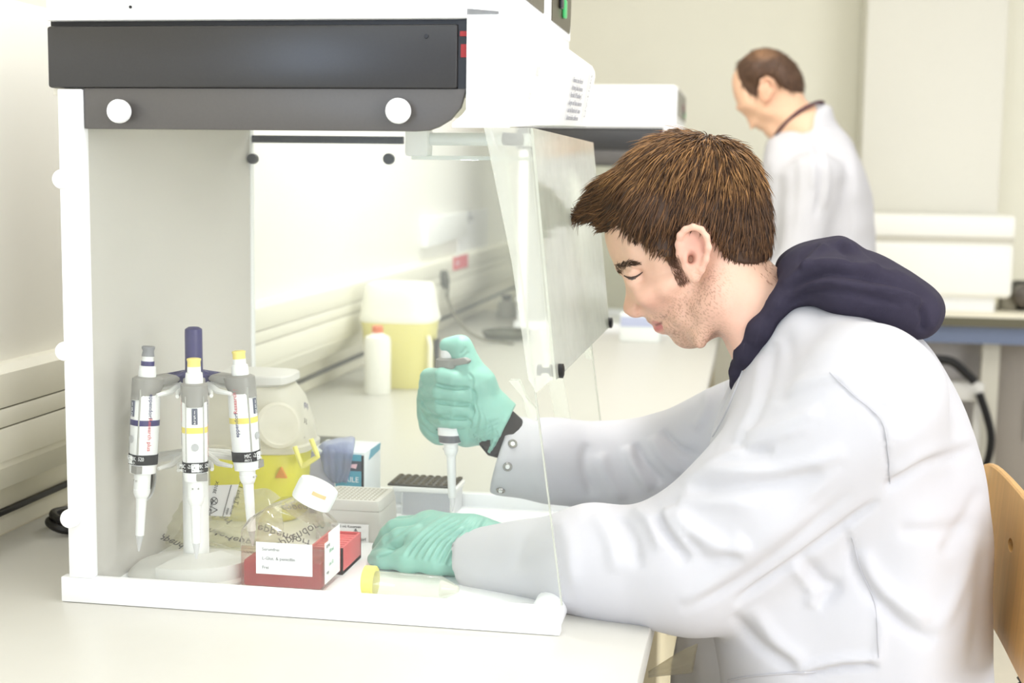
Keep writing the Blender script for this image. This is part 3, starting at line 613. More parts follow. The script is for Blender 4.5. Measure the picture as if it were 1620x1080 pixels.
# ---- grey cooling box with hole grid lid
gf = atz(602, 859, FZ); gx1, gy0 = gf[0], gf[1]; gy1 = atz(642, 833, FZ)[1]; gx0 = gx1-.088
GB = thing('cooler_box', ((gx0+gx1)/2, (gy0+gy1)/2, FZ), 'pale grey cooling box with a grid lid and white label beside the gloved hand', 'box')
GREYBX = mat('cooler_grey', (206, 203, 196), .5, .4, noise=.015)
b = MB(); cxg, cyg, hxg, hyg = (gx0+gx1)/2, (gy0+gy1)/2, (gx1-gx0)/2, (gy1-gy0)/2
b.loft([sup(cxg, cyg, FZ+z, hxg*q, hyg*q, 64, 16) for z, q in ((0, 1.0), (.001, 1.01), (.034, .985), (.0385, .98), (.0395, .97))]); b.build('base', GREYBX, GB)
b = MB(); b.loft([sup(cxg, cyg, FZ+z, hxg*q, hyg*q, 64, 16) for z, q in ((.0395, .94), (.040, .97), (.0410, .975), (.0500, .93), (.0525, .91))]); lid = b.build('lid', GREYBX, GB)
gl0 = MB(); gl0.box(cxg-hxg*.93, cxg+hxg*.93, cyg-hyg*.93, cyg+hyg*.93, FZ+.0392, FZ+.0402); gl0.build('lid_gap', INK, GB)
nxh, nyh = 12, 8; b = MB()
for i in range(nxh):
    for j in range(nyh):
        x = cxg+hxg*.78*(2*(i+.5)/nxh-1); y = cyg+hyg*.78*(2*(j+.5)/nyh-1); b.lathe([(.0021, 0), (.0021, .0006)], (x, y, FZ+.0523), n=8)
b.build('well_grid', mat('well_shade', (166, 160, 142), .6), lid)
b = MB(); b.box(gx1-.014, gx1-.0115, gy0-.0005+.0028, gy0+.006, FZ+.0385, FZ+.0405); b.build('latch_mark', INK, GB)
lq = [Vector(at(*p, gy0-.0019)) for p in ((524, 857), (583, 860), (583, 830), (524, 827))]; 
tilt = .0006
b = MB(); q = [lq[0]+Vector((0, .0006, 0)), lq[1]+Vector((0, .0006, 0)), lq[2]+Vector((0, tilt, 0)), lq[3]+Vector((0, tilt, 0))]; b.quad(*q); lab = b.build('label', PAPER, GB, smooth=0)
rv = (q[1]-q[0]).normalized(); uv = (q[3]-q[0]).normalized(); nv_ = rv.cross(uv)
for s, dx, dz, sz in (('for 0,2 mL Kavernen', .001, .020, .0046), ('eppendorf', .022, .0035, .0058), ('o', .0275, .0095, .006)): text(s, sz, q[0]+rv*dx+uv*dz+nv_*.0006, rv, uv, INK, lab)
b = MB(); t0 = q[0]+rv*.0325+uv*.0155+nv_*.0006; b.tube([t0+uv*.0032, t0-rv*.003-uv*.002, t0+rv*.003-uv*.002, t0+uv*.0032], .0005, 4); b.tube([t0+uv*.0012, t0-uv*.0012], .0005, 4); b.build('warning_symbol', INK, lab)
# ---- glove carton
NB = thing('glove_carton', (at(540, 760, 1.82)[0], 1.862, FZ), 'blue and white carton of nitrile gloves at the far side inside the hood', 'carton')
nx0, nx1, ny0, ny1, nzt = at(489, 740, 1.815)[0], at(577, 740, 1.815)[0], 1.815, 1.898, at(577, 716, 1.815)[2]
b = MB(); b.box(nx0, nx1, ny0, ny1, FZ, nzt, .0012); b.build('carton', mat('carton_pale', (226, 232, 234), .45, .5, noise=.04, nscale=60), NB)  # pale sides: white print, with the wash of light in the colour
bx0 = at(529, 740, ny0)[0]; BLUEC = mat('carton_blue', (84, 164, 190), .45, .5, noise=.04, nscale=60)
b = MB(); b.prism([(bx0+.004, FZ+.001), (nx1-.0035, FZ+.001), (nx1-.0045, nzt-.003), (bx0, nzt-.003)], ny0-.0008, ny0, 'Y'); fr_ = b.build('front_print', BLUEC, NB, smooth=0)
b = MB(); b.box(bx0+.012, nx1-.0045, ny0-.0014, ny0-.0008, nzt-.026, nzt-.012); b.mi = 1; b.box(nx1-.0045, nx1-.0012, ny0-.001, ny0-.0002, FZ+.001, nzt-.004); b.build('dark_band', [mat('carton_navy', (58, 66, 84), .5), INK], fr_, smooth=0)
b = MB(); b.prism([(nx1-.022, nzt-.021), (nx1-.012, nzt-.0225), (nx1-.010, nzt-.016), (nx1-.018, nzt-.0165)], ny0-.0019, ny0-.0014, 'Y'); b.build('emblem', mat('emblem_pink', (240, 196, 206), .5), fr_, smooth=0)
text('NITRILE', .0105, (nx1-.0445, ny0-.0016, nzt-.0415), (1, 0, 0), (0, 0, 1), PAPER, fr_)
b = MB(); b.box(nx0, bx0, ny0-.0006, ny0, FZ+.001, nzt-.002); b.build('side_print', mat('carton_lavender', (176, 176, 204), .5, noise=.12, nscale=50), NB, smooth=0)
b = MB(); b.prism([(ny0+.02, nzt-.014), (ny1-.006, nzt-.010), (ny1-.002, nzt-.001), (ny0+.03, nzt-.001)], nx1, nx1+.0006, 'X'); b.build('stripe', BLUEC, NB, smooth=0)
# lilac glove pulled halfway out of the top
gp = [[Vector(at(x, y, Y)) for x, y in row] for row, Y in (
    (((496, 716), (510, 700), (532, 692), (556, 690)), 1.855), (((498, 714), (512, 698), (535, 690), (562, 692)), 1.838),
    (((506, 722), (520, 704), (541, 700), (561, 703)), 1.812), (((512, 748), (528, 744), (544, 746), (554, 748)), 1.809), (((524, 764), (532, 763), (540, 763), (548, 765)), 1.811))]
b = MB(); n = 14; grid = []
def lerp_row(rows, t):
    t *= len(rows)-1; i = min(int(t), len(rows)-2); f = t-i; f = f*f*(3-2*f) if False else f
    return [a*(1-f)+c*f for a, c in zip(rows[i], rows[i+1])]
for j in range(n+1):
    r = lerp_row(gp, j/n); row = []
    for i in range(n+1):
        t = i/n*3; k = min(int(t), 2); p = r[k]*(1-(t-k))+r[k+1]*(t-k); row.append(b.bm.verts.new(p+Vector((0, .0016*math.sin(9*i/n*3+j), .0012*math.sin(7*i/n+2*j/n)))))
    grid.append(row)
for j in range(n):
    for i in range(n): b.bm.faces.new((grid[j][i], grid[j][i+1], grid[j+1][i+1], grid[j+1][i]))
o = b.build('protruding_glove', clear('lilac_film', (212, 217, 236), .45, (222, 226, 242), .25, .8), NB, smooth=180); md = o.modifiers.new('s', 'SOLIDIFY'); md.thickness = .0006
# ---- tip rack
tx1 = atz(727, 811, FZ)[0]; tx0 = atz(640, 808, FZ)[0]; ty0 = 1.838; ty1 = 1.904; tz = at(700, 771, ty0)[2]
TR = thing('tip_rack', ((tx0+tx1)/2, (ty0+ty1)/2, FZ), 'white ribbed rack with black hole grid under the held pipette', 'rack')
b = MB(); b.box(tx0, tx1-.004, ty0+.002, ty1, FZ, tz-.009, .001); b.build('base', mat('ribbed_white', (226, 227, 230), .45, .4, noise=.01), TR)
b = MB()
for k in range(30):
    x = tx0+.003+k*(tx1-tx0-.012)/29; b.box(x, x+.0013, ty0+.0004, ty0+.003, FZ+.001, tz-.010)
b.build('ribs', mat('rib_grey', (206, 207, 212), .45, .4), TR)
b = MB(); b.box(tx0-.012, tx1, ty0, ty1, tz-.009, tz-.002, .0015); b.box(tx1-.008, tx1-.002, ty0-.0005, ty0+.004, FZ, tz-.003, .001); b.build('tray', OFFWH, TR)
bx = at(612, 765, ty0)[0]
b = MB(); b.box(bx, tx1-.004, ty0+.003, ty1-.001, tz-.002, tz+.001, .0006); b.mi = 1
for i in range(9):
    for j in range(5):
        x = bx+.006+i*(tx1-.012-bx)/8; y = ty0+.009+j*(ty1-ty0-.016)/4; b.lathe([(.0036, 0), (.0036, .0022), (.0024, .0022), (.0024, .0005)], (x, y, tz+.0008), n=8, cap=False)
b.build('black_grid', [mat('grid_black', (58, 52, 36), .5), mat('grid_collar', (92, 82, 58), .5)], TR)
# ---- capped tube lying at the near lip
TB = thing('centrifuge_tube', (-.35, 1.4685, FZ), 'clear centrifuge tube with yellow screw cap lying on the working surface', 'tube')
tc = atz(590, 948, FZ); ax = Vector((1, -.02, .0)); o0 = Vector((tc[0]-.0135, 1.4640, FZ+.0172))
b = MB(); b.lathe([(.015, 0), (.0172, .001), (.0172, .0125), (.0160, .0135)], o0, ax, 40); b.build('cap', mat('cap_yellow', (240, 230, 120), .35, .5, noise=.02), TB)
b = MB(); b.lathe([(.0142, .0135), (.0142, .086), (.0120, .092), (.0035, .108), (.0015, .109)], o0+Vector((0, 0, -.0026)), ax, 32); b.build('tube', clear('tube_plastic', (252, 252, 248), .14, (246, 245, 236), .03, 1.4), TB)
b = MB(); b.lathe([(.0095, .088), (.0035, .1075), (.001, .108)], o0+Vector((0, 0, -.0026)), ax, 24); b.build('tip', translucent('tube_tip_white', (246, 246, 242), (250, 250, 248), .7), TB)

# ================================================================== things on the bench beyond the hood
BN = atz(618, 617, BZ); bx_, by_ = BN[0], BN[1]+.085
PB = thing('waste_bin', (bx_, by_, BZ), 'yellow tub with milky lid on the bench behind the white bottle', 'bin')
s = 2200/(by_/.97)
def wpx(n): return n/ (2200/by_) /2
b = MB(); b.loft([sup(bx_, by_, BZ+z, wpx(q), .075*q/116, 40, 4) for z, q in ((0, 96), (.004, 100), (.140, 116), (.148, 120), (.150, 120))]); b.build('tub', mat('bin_yellow', (238, 230, 150), .5, .4, noise=.02), PB)
b = MB(); b.loft([sup(bx_, by_, BZ+z, wpx(q), .075*q/116, 40, 4) for z, q in ((.150, 122), (.158, 124), (.166, 120), (.20, 112), (.23, 104), (.236, 96))]); b.build('lid', mat('bin_lid', (244, 243, 230), .5, .4), PB)
b = MB(); hx_ = wpx(116); b.tube([(bx_+hx_-.004, by_-.05, BZ+.12), (bx_+hx_+.004, by_-.06, BZ+.10), (bx_+hx_+.002, by_-.06, BZ+.03), (bx_+hx_-.012, by_-.05, BZ+.01)], .006, 8); b.build('handle', mat('bin_handle', (248, 244, 214), .5), PB)
b = MB(); b.box(bx_+hx_+.003, bx_+hx_+.008, by_-.02, by_+.02, BZ, BZ+.11, .002); b.build('clip', BLACK, PB)
BO = atz(597, 622, BZ); BT = thing('bottle', (BO[0], BO[1], BZ), 'white plastic bottle with an orange screw cap on the bench', 'bottle')
h_ = (622-508)/(2200/BO[1])*.985; r_ = 44/(2200/BO[1])/2
b = MB(); b.lathe([(r_*.93, 0), (r_, .004), (r_, h_*.78), (r_*.9, h_*.84), (r_*.45, h_*.88), (r_*.40, h_*.91)], (BO[0], BO[1], BZ), n=32); b.build('body', mat('bottle_white', (244, 243, 234), .45, .4), BT)
b = MB(); b.lathe([(r_*.42, h_*.895), (r_*.42, h_*.99), (r_*.36, h_)], (BO[0], BO[1], BZ), n=24); b.build('cap', mat('cap_orange', (226, 122, 78), .45), BT)
b = MB(); b.box(-.79, -.701, 2.20, 2.36, BZ, BZ+.014, .003); tag(b.build('notebook', mat('notebook_black', (46, 46, 38), .5)), 'black notebook lying on the bench just beyond the glove carton', 'notebook')
# sockets, note and warning label on the trunking, mains lead
def wallquad(px, thick, X=-.90):
    return [atx(x, y, X) for x, y in px]
q = wallquad(((716, 428), (739, 422), (739, 401), (716, 407)), 0); b = MB(); b.prism([(p[1], p[2]) for p in q], -.8985, -.897, 'X'); t = tag(b.build('warning_label', REDI, smooth=0), 'small red label stuck on the trunking above the mains lead', 'label')
for k in range(2):
    p = q[0]*.95+q[2]*.05; text('230 V', .022, (-.8965, q[0][1]+.03, q[0][2]+.012+k*.026), (0, 1, 0), (0, 0, 1), PAPER, t)
q = wallquad(((680, 392), (742, 372), (742, 336), (680, 344)), 0); b = MB(); b.prism([(p[1], p[2]) for p in q], -.93, -.905, 'X', .004); tag(b.build('wall_tray', OFFWH), 'flat white wall box above the red label', 'box')
q = wallquad(((738, 402), (783, 388), (783, 330), (738, 338)), 0); b = MB(); b.prism([(p[1], p[2]) for p in q], -.9295, -.925, 'X'); t = tag(b.build('wall_notice', PAPER, smooth=0), 'white paper notice with a grey scrawl on the wall behind the hood', 'notice')
text('~H~', .07, (-.9245, q[0][1]+.10, q[0][2]+.09), (0, 1, 0), (0, 0, 1), GINK, t)
mz = atz(799, 503, BZ); t = thing('tabletop_mixer', (mz[0], mz[1]+.03, BZ), 'small grey mixer standing on the bench behind the coiled mains lead', 'mixer')
b = MB(); b.lathe([(.034, 0), (.036, .006), (.030, .05), (.022, .058)], (mz[0], mz[1]+.03, BZ), n=24); b.build('body', mat('mixer_grey', (176, 172, 160), .5), t)
b = MB(); b.lathe([(.012, .058), (.018, .066), (.018, .078), (.010, .072)], (mz[0], mz[1]+.03, BZ), n=20); b.build('cup_head', mat('mixer_dark', (120, 116, 108), .6), t)
# lead
CD = thing('mains_lead', (-.80, 4.1, BZ), 'grey mains lead plugged into the trunking and coiled on the bench', 'cable')
pl = atx(704, 428, -.888); CORDM = mat('cord_grey', (120, 116, 100), .5)
b = MB(); b.lathe([(.012, 0), (.016, .01), (.014, .035), (.007, .055)], (pl[0]-.008, pl[1], pl[2]), (.25, 0, -1), 14); b.build('plug', mat('plug_dark', (70, 68, 54), .5), CD)
cp_ = [Vector(pl)+Vector((.01, 0, -.05))]
for x, y, Y in ((708, 470, 4.03), (719, 497, 3.98), (738, 522, 3.93), (765, 537, 3.9)): cp_.append(Vector(at(x, y, Y)))
for x, y in ((790, 541), (812, 543)): cp_.append(Vector(atz(x, y, BZ+.006)))
def smooth_path(p, n=8):
    out = []
    for i in range(len(p)-1):
        a, b_, c, d = p[max(i-1, 0)], p[i], p[i+1], p[min(i+2, len(p)-1)]
        for k in range(n):
            t = k/n; out.append(.5*((2*b_)+(c-a)*t+(2*a-5*b_+4*c-d)*t*t+(3*b_-a-3*c+d)*t**3))
    return out+[p[-1]]
b = MB(); b.tube(smooth_path(cp_), .0045, 8); b.build('lead', CORDM, CD)
cz = Vector(atz(802, 532, BZ+.008)); b = MB()
for k in range(3): b.tube([cz+Vector(((.062+.004*k)*math.cos(t), (.075+.005*k)*math.sin(t), .007*k)) for t in [i*PI/18 for i in range(37)]], .0048, 8)
b.build('coil', mat('cord_dark', (92, 90, 74), .5), CD)
cl = Vector(atz(97, 838, BZ)); b = MB()
pts = [Vector((cl.x+.012+.030*math.cos(t), cl.y+.05*math.sin(t)+.02, BZ+.010+.004*math.sin(2*t))) for t in [i*PI/16 for i in range(33)]]
b.tube(pts, .0055, 10); b.tube([p+Vector((.004, .004, .0095)) for p in pts], .0055, 10); tag(b.build('power_cable', mat('cable_black', (30, 28, 26), .45)), 'black cable looped on the bench behind the foreground hood', 'cable')
lb_ = Vector(atz(1012, 541, BZ)); b = MB(); b.box(lb_.x-.06, lb_.x+.06, lb_.y, lb_.y+.05, BZ, BZ+.085, .003); b.mi = 1; b.box(lb_.x-.058, lb_.x+.058, lb_.y-.001, lb_.y, BZ+.045, BZ+.075)
tag(b.build('carton', [mat('pale_carton', (226, 230, 226), .6), mat('lilac_print', (176, 182, 206), .6)]), 'small pale carton with a lilac band on the bench beside the second hood', 'carton')

# ================================================================== far side of the room
def X5(px, py, Y): return at(px, py, Y)
FBY = 5.0; fz = at(1560, 497, FBY)[2]
FB = thing('far_bench', (.9, 5.3, 0), 'pale bench with a blue grey front rail along the back wall', 'bench')
fx0 = .10
b = MB(); b.box(fx0, 3.2, FBY, YF-.01, fz-.03, fz, .003); b.build('worktop', mat('far_top', (240, 234, 214), .4, .4), FB)
b = MB(); b.box(fx0, 3.2, FBY-.002, FBY+.02, fz-.045, fz-.012); b.build('edge_strip', mat('edge_dark', (92, 88, 66), .5), FB)
b = MB(); b.box(fx0, 3.2, FBY+.02, FBY+.06, at(1560, 545, FBY)[2], fz-.03); b.build('front_rail', mat('rail_blue_grey', (104, 116, 142), .5), FB)
for x in (.16, 1.35, 2.6):
    b = MB(); b.box(x, x+.05, FBY+.03, FBY+.08, 0, fz-.04); b.build('leg', mat('far_leg', (150, 150, 150), .5), FB)
# grey cupboards below
gxs = [at(x, 640, 5.25)[0] for x in (1380, 1572, 1640, 1760)]
for i, (a_, c_) in enumerate(zip(gxs[:-1], gxs[1:])):
    t = thing('base_cupboard', ((a_+c_)/2, 5.4, 0), ['grey base cupboard under the far bench behind the black hose', 'taupe base cupboard under the far bench beside the pale post', 'grey base cupboard under the far bench at the picture edge'][i], 'cupboard', 'base cupboards under the far bench')
    b = MB(); b.box(a_+.004, c_-.004, 5.27, YF-.02, .0, fz-.08); b.build('body', mat('cup%d' % i, [(176, 172, 168), (150, 142, 130), (128, 122, 114)][i], .5), t)
    b = MB(); b.box(a_+.006, c_-.006, 5.25, 5.27, .08, fz-.09, .003); d = b.build('door', mat('cupd%d' % i, [(184, 180, 178), (156, 148, 138), (140, 134, 126)][i], .5), t)
    b = MB(); b.box(c_-.04, c_-.03, 5.235, 5.25, .45, .60, .003); b.build('handle', GREYP, d)
px_ = at(1562, 640, 5.12)[0]; b = MB(); b.box(px_-.03, px_+.03, 5.1, 5.15, 0, fz-.05); tag(b.build('post', mat('pale_post', (200, 196, 182), .5)), 'pale upright post under the far bench', 'post')
px2 = at(1535, 640, 5.10)[0]; b = MB(); z1_, z0_ = at(1535, 602, 5.08)[2], at(1535, 632, 5.08)[2]; b.box(px2-.09, px2+.035, 5.03, 5.10, z0_, z1_, .01); b.box(px2+.005, px2+.03, 5.05, 5.09, .02, z0_+.01)
b.box(px2-.10, px2+.05, 5.02, 5.12, 0, .03, .005); tag(b.build('waste_pump', mat('pump_white', (222, 220, 214), .5)), 'white vacuum unit on a stem under the far bench', 'device')
b = MB(); hs = [Vector(at(x, y, 4.99)) for x, y in ((1470, 568), (1505, 572), (1530, 592), (1542, 604))]; b.tube(smooth_path(hs), .016, 8)
hs = [Vector(at(x, y, 4.99)) for x, y in ((1549, 622), (1562, 660), (1568, 695), (1560, 735), (1540, 760))]; b.tube(smooth_path(hs), .014, 8); tag(b.build('hose', BLACK), 'black hose looping under the far bench', 'hose')
# white appliance on the far bench
AY = 5.08; ax0 = at(1320, 400, AY)[0]; ax1 = at(1605, 400, AY)[0]; axm = at(1580, 400, AY)[0]
AP = thing('bench_appliance', ((ax0+ax1)/2, 5.35, fz), 'large white appliance on the far bench at the right', 'appliance')
b = MB(); b.box(ax0, axm, AY+.03, 5.43, fz, at(1500, 470, AY)[2]); b.build('foot', OFFWH, AP)
b = MB(); b.box(ax0, ax1, AY, 5.43, at(1500, 470, AY)[2], at(1500, 384, AY)[2], .02, 3); b.build('body', mat('appliance_white', (246, 245, 238), .4, .4), AP)
b = MB(); b.box(ax0, ax1, AY+.015, 5.43, at(1500, 384, AY)[2], at(1500, 376, AY)[2]); b.build('seam', mat('seam_grey', (206, 202, 188), .5), AP)
b = MB(); b.box(ax0, ax1, AY, 5.43, at(1500, 376, AY)[2], at(1500, 340, AY)[2], .012, 3); b.build('lid', mat('appliance_white', (246, 245, 238)), AP)
cx0, cx1 = at(1363, 200, 5.45)[0], at(1586, 200, 5.45)[0]
t = thing('tall_cabinet', ((cx0+cx1)/2, 5.58, fz), 'tall pale cabinet against the back wall behind the appliance', 'cabinet')
b = MB(); b.box(cx0, cx1, 5.45, YF-.005, fz, 2.5, .004); b.build('carcass', mat('cabinet_pale', (226, 224, 214), .5, .4, noise=.01), t)
b = MB(); b.box(cx0+.004, cx1-.004, 5.435, 5.45, fz+.02, 2.49, .003); b.build('door', mat('cabinet_pale', (242, 240, 228)), t)
c0 = at(1608, 488, 5.2); c1 = at(1645, 488, 5.2); t = thing('camera_unit', ((c0[0]+c1[0])/2, 5.25, fz), 'black device standing on the far bench at the right edge', 'device')
b = MB(); b.box(c0[0], c1[0], 5.2, 5.34, fz, at(1600, 446, 5.2)[2], .015, 3); b.build('body', BLACK, t)
b = MB(); b.lathe([(.04, 0), (.04, .05), (.03, .055)], ((c0[0]+c1[0])/2-.02, 5.2, fz+.055), (0, -1, 0), 20); b.build('lens', mat('lens_grey', (84, 76, 66), .3), t)
b = MB(); b.box(c0[0]-.055, c0[0]-.002, 5.19, 5.26, fz, at(1585, 462, 5.2)[2], .008); b.build('holder', mat('holder_grey', (150, 144, 126), .5), t)

# ================================================================== people: implicit surfaces turned into one continuous mesh
class Field:
    """signed field on a box grid; shapes are blended in, then meshed with surface nets"""
    def __init__(s, xs, ys, zs):
        s.xs, s.ys, s.zs = [np.asarray(a, np.float32) for a in (xs, ys, zs)]
        s.D = np.full((len(s.xs), len(s.ys), len(s.zs)), .2, np.float32)
    def sub(s, lo, hi):
        ix = [slice(max(0, np.searchsorted(a, l)-1), min(len(a), np.searchsorted(a, h)+1)) for a, l, h in zip((s.xs, s.ys, s.zs), lo, hi)]
        X, Y, Z = s.xs[ix[0]][:, None, None], s.ys[ix[1]][None, :, None], s.zs[ix[2]][None, None, :]
        return tuple(ix), X, Y, Z
    def blend(s, ix, d, k, op='add'):
        D = s.D[ix]
        if D.size == 0: return
        if op == 'cut': D, d = -D, d
        if k > 0:
            h = np.clip(.5+.5*(d-D)/k, 0, 1); r = d*(1-h)+D*h-k*h*(1-h)
        else: r = np.minimum(D, d)
        s.D[ix] = -r if op == 'cut' else r
    def cone(s, a, b, ra, rb, k=.01, op='add', flat=None):
        a, b = np.asarray(a, float), np.asarray(b, float); m = max(ra, rb)+k*1.5+.004
        ix, X, Y, Z = s.sub(np.minimum(a, b)-m, np.maximum(a, b)+m)
        ba = b-a; l2 = float(ba@ba)+1e-12
        t = np.clip(((X-a[0])*ba[0]+(Y-a[1])*ba[1]+(Z-a[2])*ba[2])/l2, 0, 1)
        dx, dy, dz = X-a[0]-t*ba[0], Y-a[1]-t*ba[1], Z-a[2]-t*ba[2]
        if flat is not None:                    # squash across a direction: (unit vector, factor > 1)
            v, f = flat; q = (dx*v[0]+dy*v[1]+dz*v[2])*(f-1); dx, dy, dz = dx+q*v[0], dy+q*v[1], dz+q*v[2]
        d = np.sqrt(dx*dx+dy*dy+dz*dz)-(ra+(rb-ra)*t)
        s.blend(ix, d, k, op)
    def chain(s, pts, rs, k=.006, flat=None):
        for i in range(len(pts)-1): s.cone(pts[i], pts[i+1], rs[i], rs[i+1], k, flat=flat)
    def ell(s, c, r, R=None, k=.01, op='add'):
        c, r = np.asarray(c, float), np.asarray(r, float); m = r.max()+k*1.5+.004
        ix, X, Y, Z = s.sub(c-m, c+m); x, y, z = X-c[0], Y-c[1], Z-c[2]
        if R is not None:
            R = np.asarray(R); x, y, z = x*R[0][0]+y*R[0][1]+z*R[0][2], x*R[1][0]+y*R[1][1]+z*R[1][2], x*R[2][0]+y*R[2][1]+z*R[2][2]
        k0 = np.sqrt((x/r[0])**2+(y/r[1])**2+(z/r[2])**2); k1 = np.sqrt((x/r[0]**2)**2+(y/r[1]**2)**2+(z/r[2]**2)**2)+1e-9
        s.blend(ix, k0*(k0-1)/k1, k, op)
    def mesh(s):
        D = s.D; xs, ys, zs = s.xs, s.ys, s.zs; I = D < 0
        c = sum(I[i:I.shape[0]-1+i, j:I.shape[1]-1+j, k:I.shape[2]-1+k].astype(np.int8) for i in (0, 1) for j in (0, 1) for k in (0, 1))
        act = np.argwhere((c > 0) & (c < 8)); n = len(act); idx = np.full(c.shape, -1, np.int32); idx[act[:, 0], act[:, 1], act[:, 2]] = np.arange(n)
        acc = np.zeros((n, 3)); cnt = np.zeros(n); ax = (xs, ys, zs)
        for d in range(3):
            e1, e2 = [q for q in range(3) if q != d]
            for u in (0, 1):
                for v in (0, 1):
                    p = act.copy(); p[:, e1] += u; p[:, e2] += v; q = p.copy(); q[:, d] += 1
                    a, b = D[p[:, 0], p[:, 1], p[:, 2]], D[q[:, 0], q[:, 1], q[:, 2]]; m = (a < 0) != (b < 0)
                    t = np.where(m, a/np.where(m, a-b, 1), 0); P = np.stack([ax[w][p[:, w]] for w in range(3)], 1).astype(float)
                    P[:, d] += t*(ax[d][q[:, d]]-ax[d][p[:, d]]); acc[m] += P[m]; cnt[m] += 1
        V = acc/np.maximum(cnt, 1)[:, None]; F = []
        for d in range(3):
            sl0 = [slice(1, -1)]*3; sl0[d] = slice(0, -1); sl1 = list(sl0); sl1[d] = slice(1, None)
            a, b = I[tuple(sl0)], I[tuple(sl1)]; e = np.argwhere(a != b)
            if len(e) == 0: continue
            inside = a[e[:, 0], e[:, 1], e[:, 2]]; off = np.ones(3, int); off[d] = 0; p = e+off
            e1, e2 = [(1, 2), (2, 0), (0, 1)][d]; q = []
            for u, v in ((-1, -1), (0, -1), (0, 0), (-1, 0)):
                w = p.copy(); w[:, e1] += u; w[:, e2] += v; q.append(idx[w[:, 0], w[:, 1], w[:, 2]])
            q = np.stack(q, 1); q[~inside] = q[~inside][:, ::-1]; F.append(q)
        return V, np.concatenate(F)
def relax(V, F, n=2, lam=.5):
    e = np.concatenate([F[:, [0, 1]], F[:, [1, 2]], F[:, [2, 3]], F[:, [3, 0]]]); e = np.concatenate([e, e[:, ::-1]])
    cnt = np.bincount(e[:, 0], minlength=len(V)).astype(float)
    for _ in range(n):
        s = np.stack([np.bincount(e[:, 0], V[e[:, 1], d], len(V)) for d in range(3)], 1); V = V+lam*(s/np.maximum(cnt, 1)[:, None]-V)
    return V
def normals(V, F):
    a, b, c, d = (V[F[:, i]] for i in range(4)); fn = np.cross(c-a, d-b); N = np.zeros_like(V)
    for i in range(4):
        for k in range(3): N[:, k] += np.bincount(F[:, i], fn[:, k], len(V))
    return N/(np.linalg.norm(N, axis=1)[:, None]+1e-12)
def meshobj(name, V, F, m, parent=None, col=None, attr='tone', origin=None):
    me = bpy.data.meshes.new(name); me.vertices.add(len(V)); me.vertices.foreach_set('co', np.ascontiguousarray(V, np.float32).ravel())
    k = F.shape[1]; me.loops.add(F.size); me.loops.foreach_set('vertex_index', np.ascontiguousarray(F, np.int32).ravel())
    me.polygons.add(len(F)); me.polygons.foreach_set('loop_start', np.arange(len(F), dtype=np.int32)*k); me.update(calc_edges=True); me.validate()
    if col is not None:
        a = me.color_attributes.new(attr, 'FLOAT_COLOR', 'POINT'); a.data.foreach_set('color', np.concatenate([col, np.ones((len(V), 1))], 1).astype(np.float32).ravel())
    o = link(name, me, m, parent, origin, 0); me.polygons.foreach_set('use_smooth', [True]*len(me.polygons)); return o
def pnoise(P, f, seed=0):
    """cheap smooth noise from summed sines"""
    r = np.random.RandomState(seed); out = np.zeros(len(P))
    for i in range(7):
        d = r.randn(3); d /= np.linalg.norm(d); out += np.sin((P@d)*f*(.7+.6*r.rand())+r.rand()*6.28)
    return out/3.5
def poly_sdf(px, pz, poly):
    """signed distance in the plane to a closed outline, negative inside"""
    P = np.asarray(poly, float); d = np.full(px.shape, 1e9); s = np.zeros(px.shape, bool); n = len(P)
    for i in range(n):
        a, b = P[i], P[(i+1) % n]; e = b-a; wx, wz = px-a[0], pz-a[1]; t = np.clip((wx*e[0]+wz*e[1])/(e@e+1e-12), 0, 1)
        d = np.minimum(d, (wx-e[0]*t)**2+(wz-e[1]*t)**2)
        c = ((a[1] > pz) != (b[1] > pz)) & (px < (b[0]-a[0])*(pz-a[1])/((b[1]-a[1]) if b[1] != a[1] else 1e-12)+a[0]); s ^= c
    return np.where(s, -1, 1)*np.sqrt(d)
def spline_closed(p, n=6):
    p = [np.asarray(q, float) for q in p]; N = len(p); out = []
    for i in range(N):
        a, b, c, d = p[(i-1) % N], p[i], p[(i+1) % N], p[(i+2) % N]
        for k in range(n):
            t = k/n; out.append(.5*(2*b+(c-a)*t+(2*a-5*b+4*c-d)*t*t+(3*b-a-3*c+d)*t**3))
    return np.array(out)
def seg2d(x, z, a, b):
    a, b = np.asarray(a), np.asarray(b); e = b-a; t = np.clip(((x-a[0])*e[0]+(z-a[1])*e[1])/(e@e), 0, 1); return np.sqrt((x-a[0]-e[0]*t)**2+(z-a[1]-e[1]*t)**2)

# ------------------------------------------------------------------ the seated man
MY = 1.625                                           # his middle plane
def hp(px, py, Y=MY):
    p = at(px, py, Y); return np.array([p[0], p[2]])
def h3(px, py, Y=MY): return at(px, py, Y)
# outline of head and neck in profile, traced clockwise from the forehead
prof_px = [(957, 372), (962, 395), (970, 414), (979, 428), (985, 438), (989, 450), (990, 463), (988, 475), (986, 487), (989, 495), (999, 499), (1012, 500), (1021, 502), (1024, 508), (1030, 512), (1039, 513), (1043, 517), (1041, 523), (1046, 528), (1055, 529), (1061, 534), (1068, 543), (1080, 550), (1096, 551), (1112, 546), (1128, 535), (1142, 531), (1156, 547), (1172, 566), (1200, 610), (1290, 640), (1300, 500), (1258, 452), (1226, 420), (1208, 400), (1211, 370), (1212, 335), (1203, 295), (1186, 262), (1160, 236), (1125, 222), (1085, 222), (1042, 236), (1003, 265), (974, 305), (959, 340)]
PROF = spline_closed([hp(*p) for p in prof_px], 5)
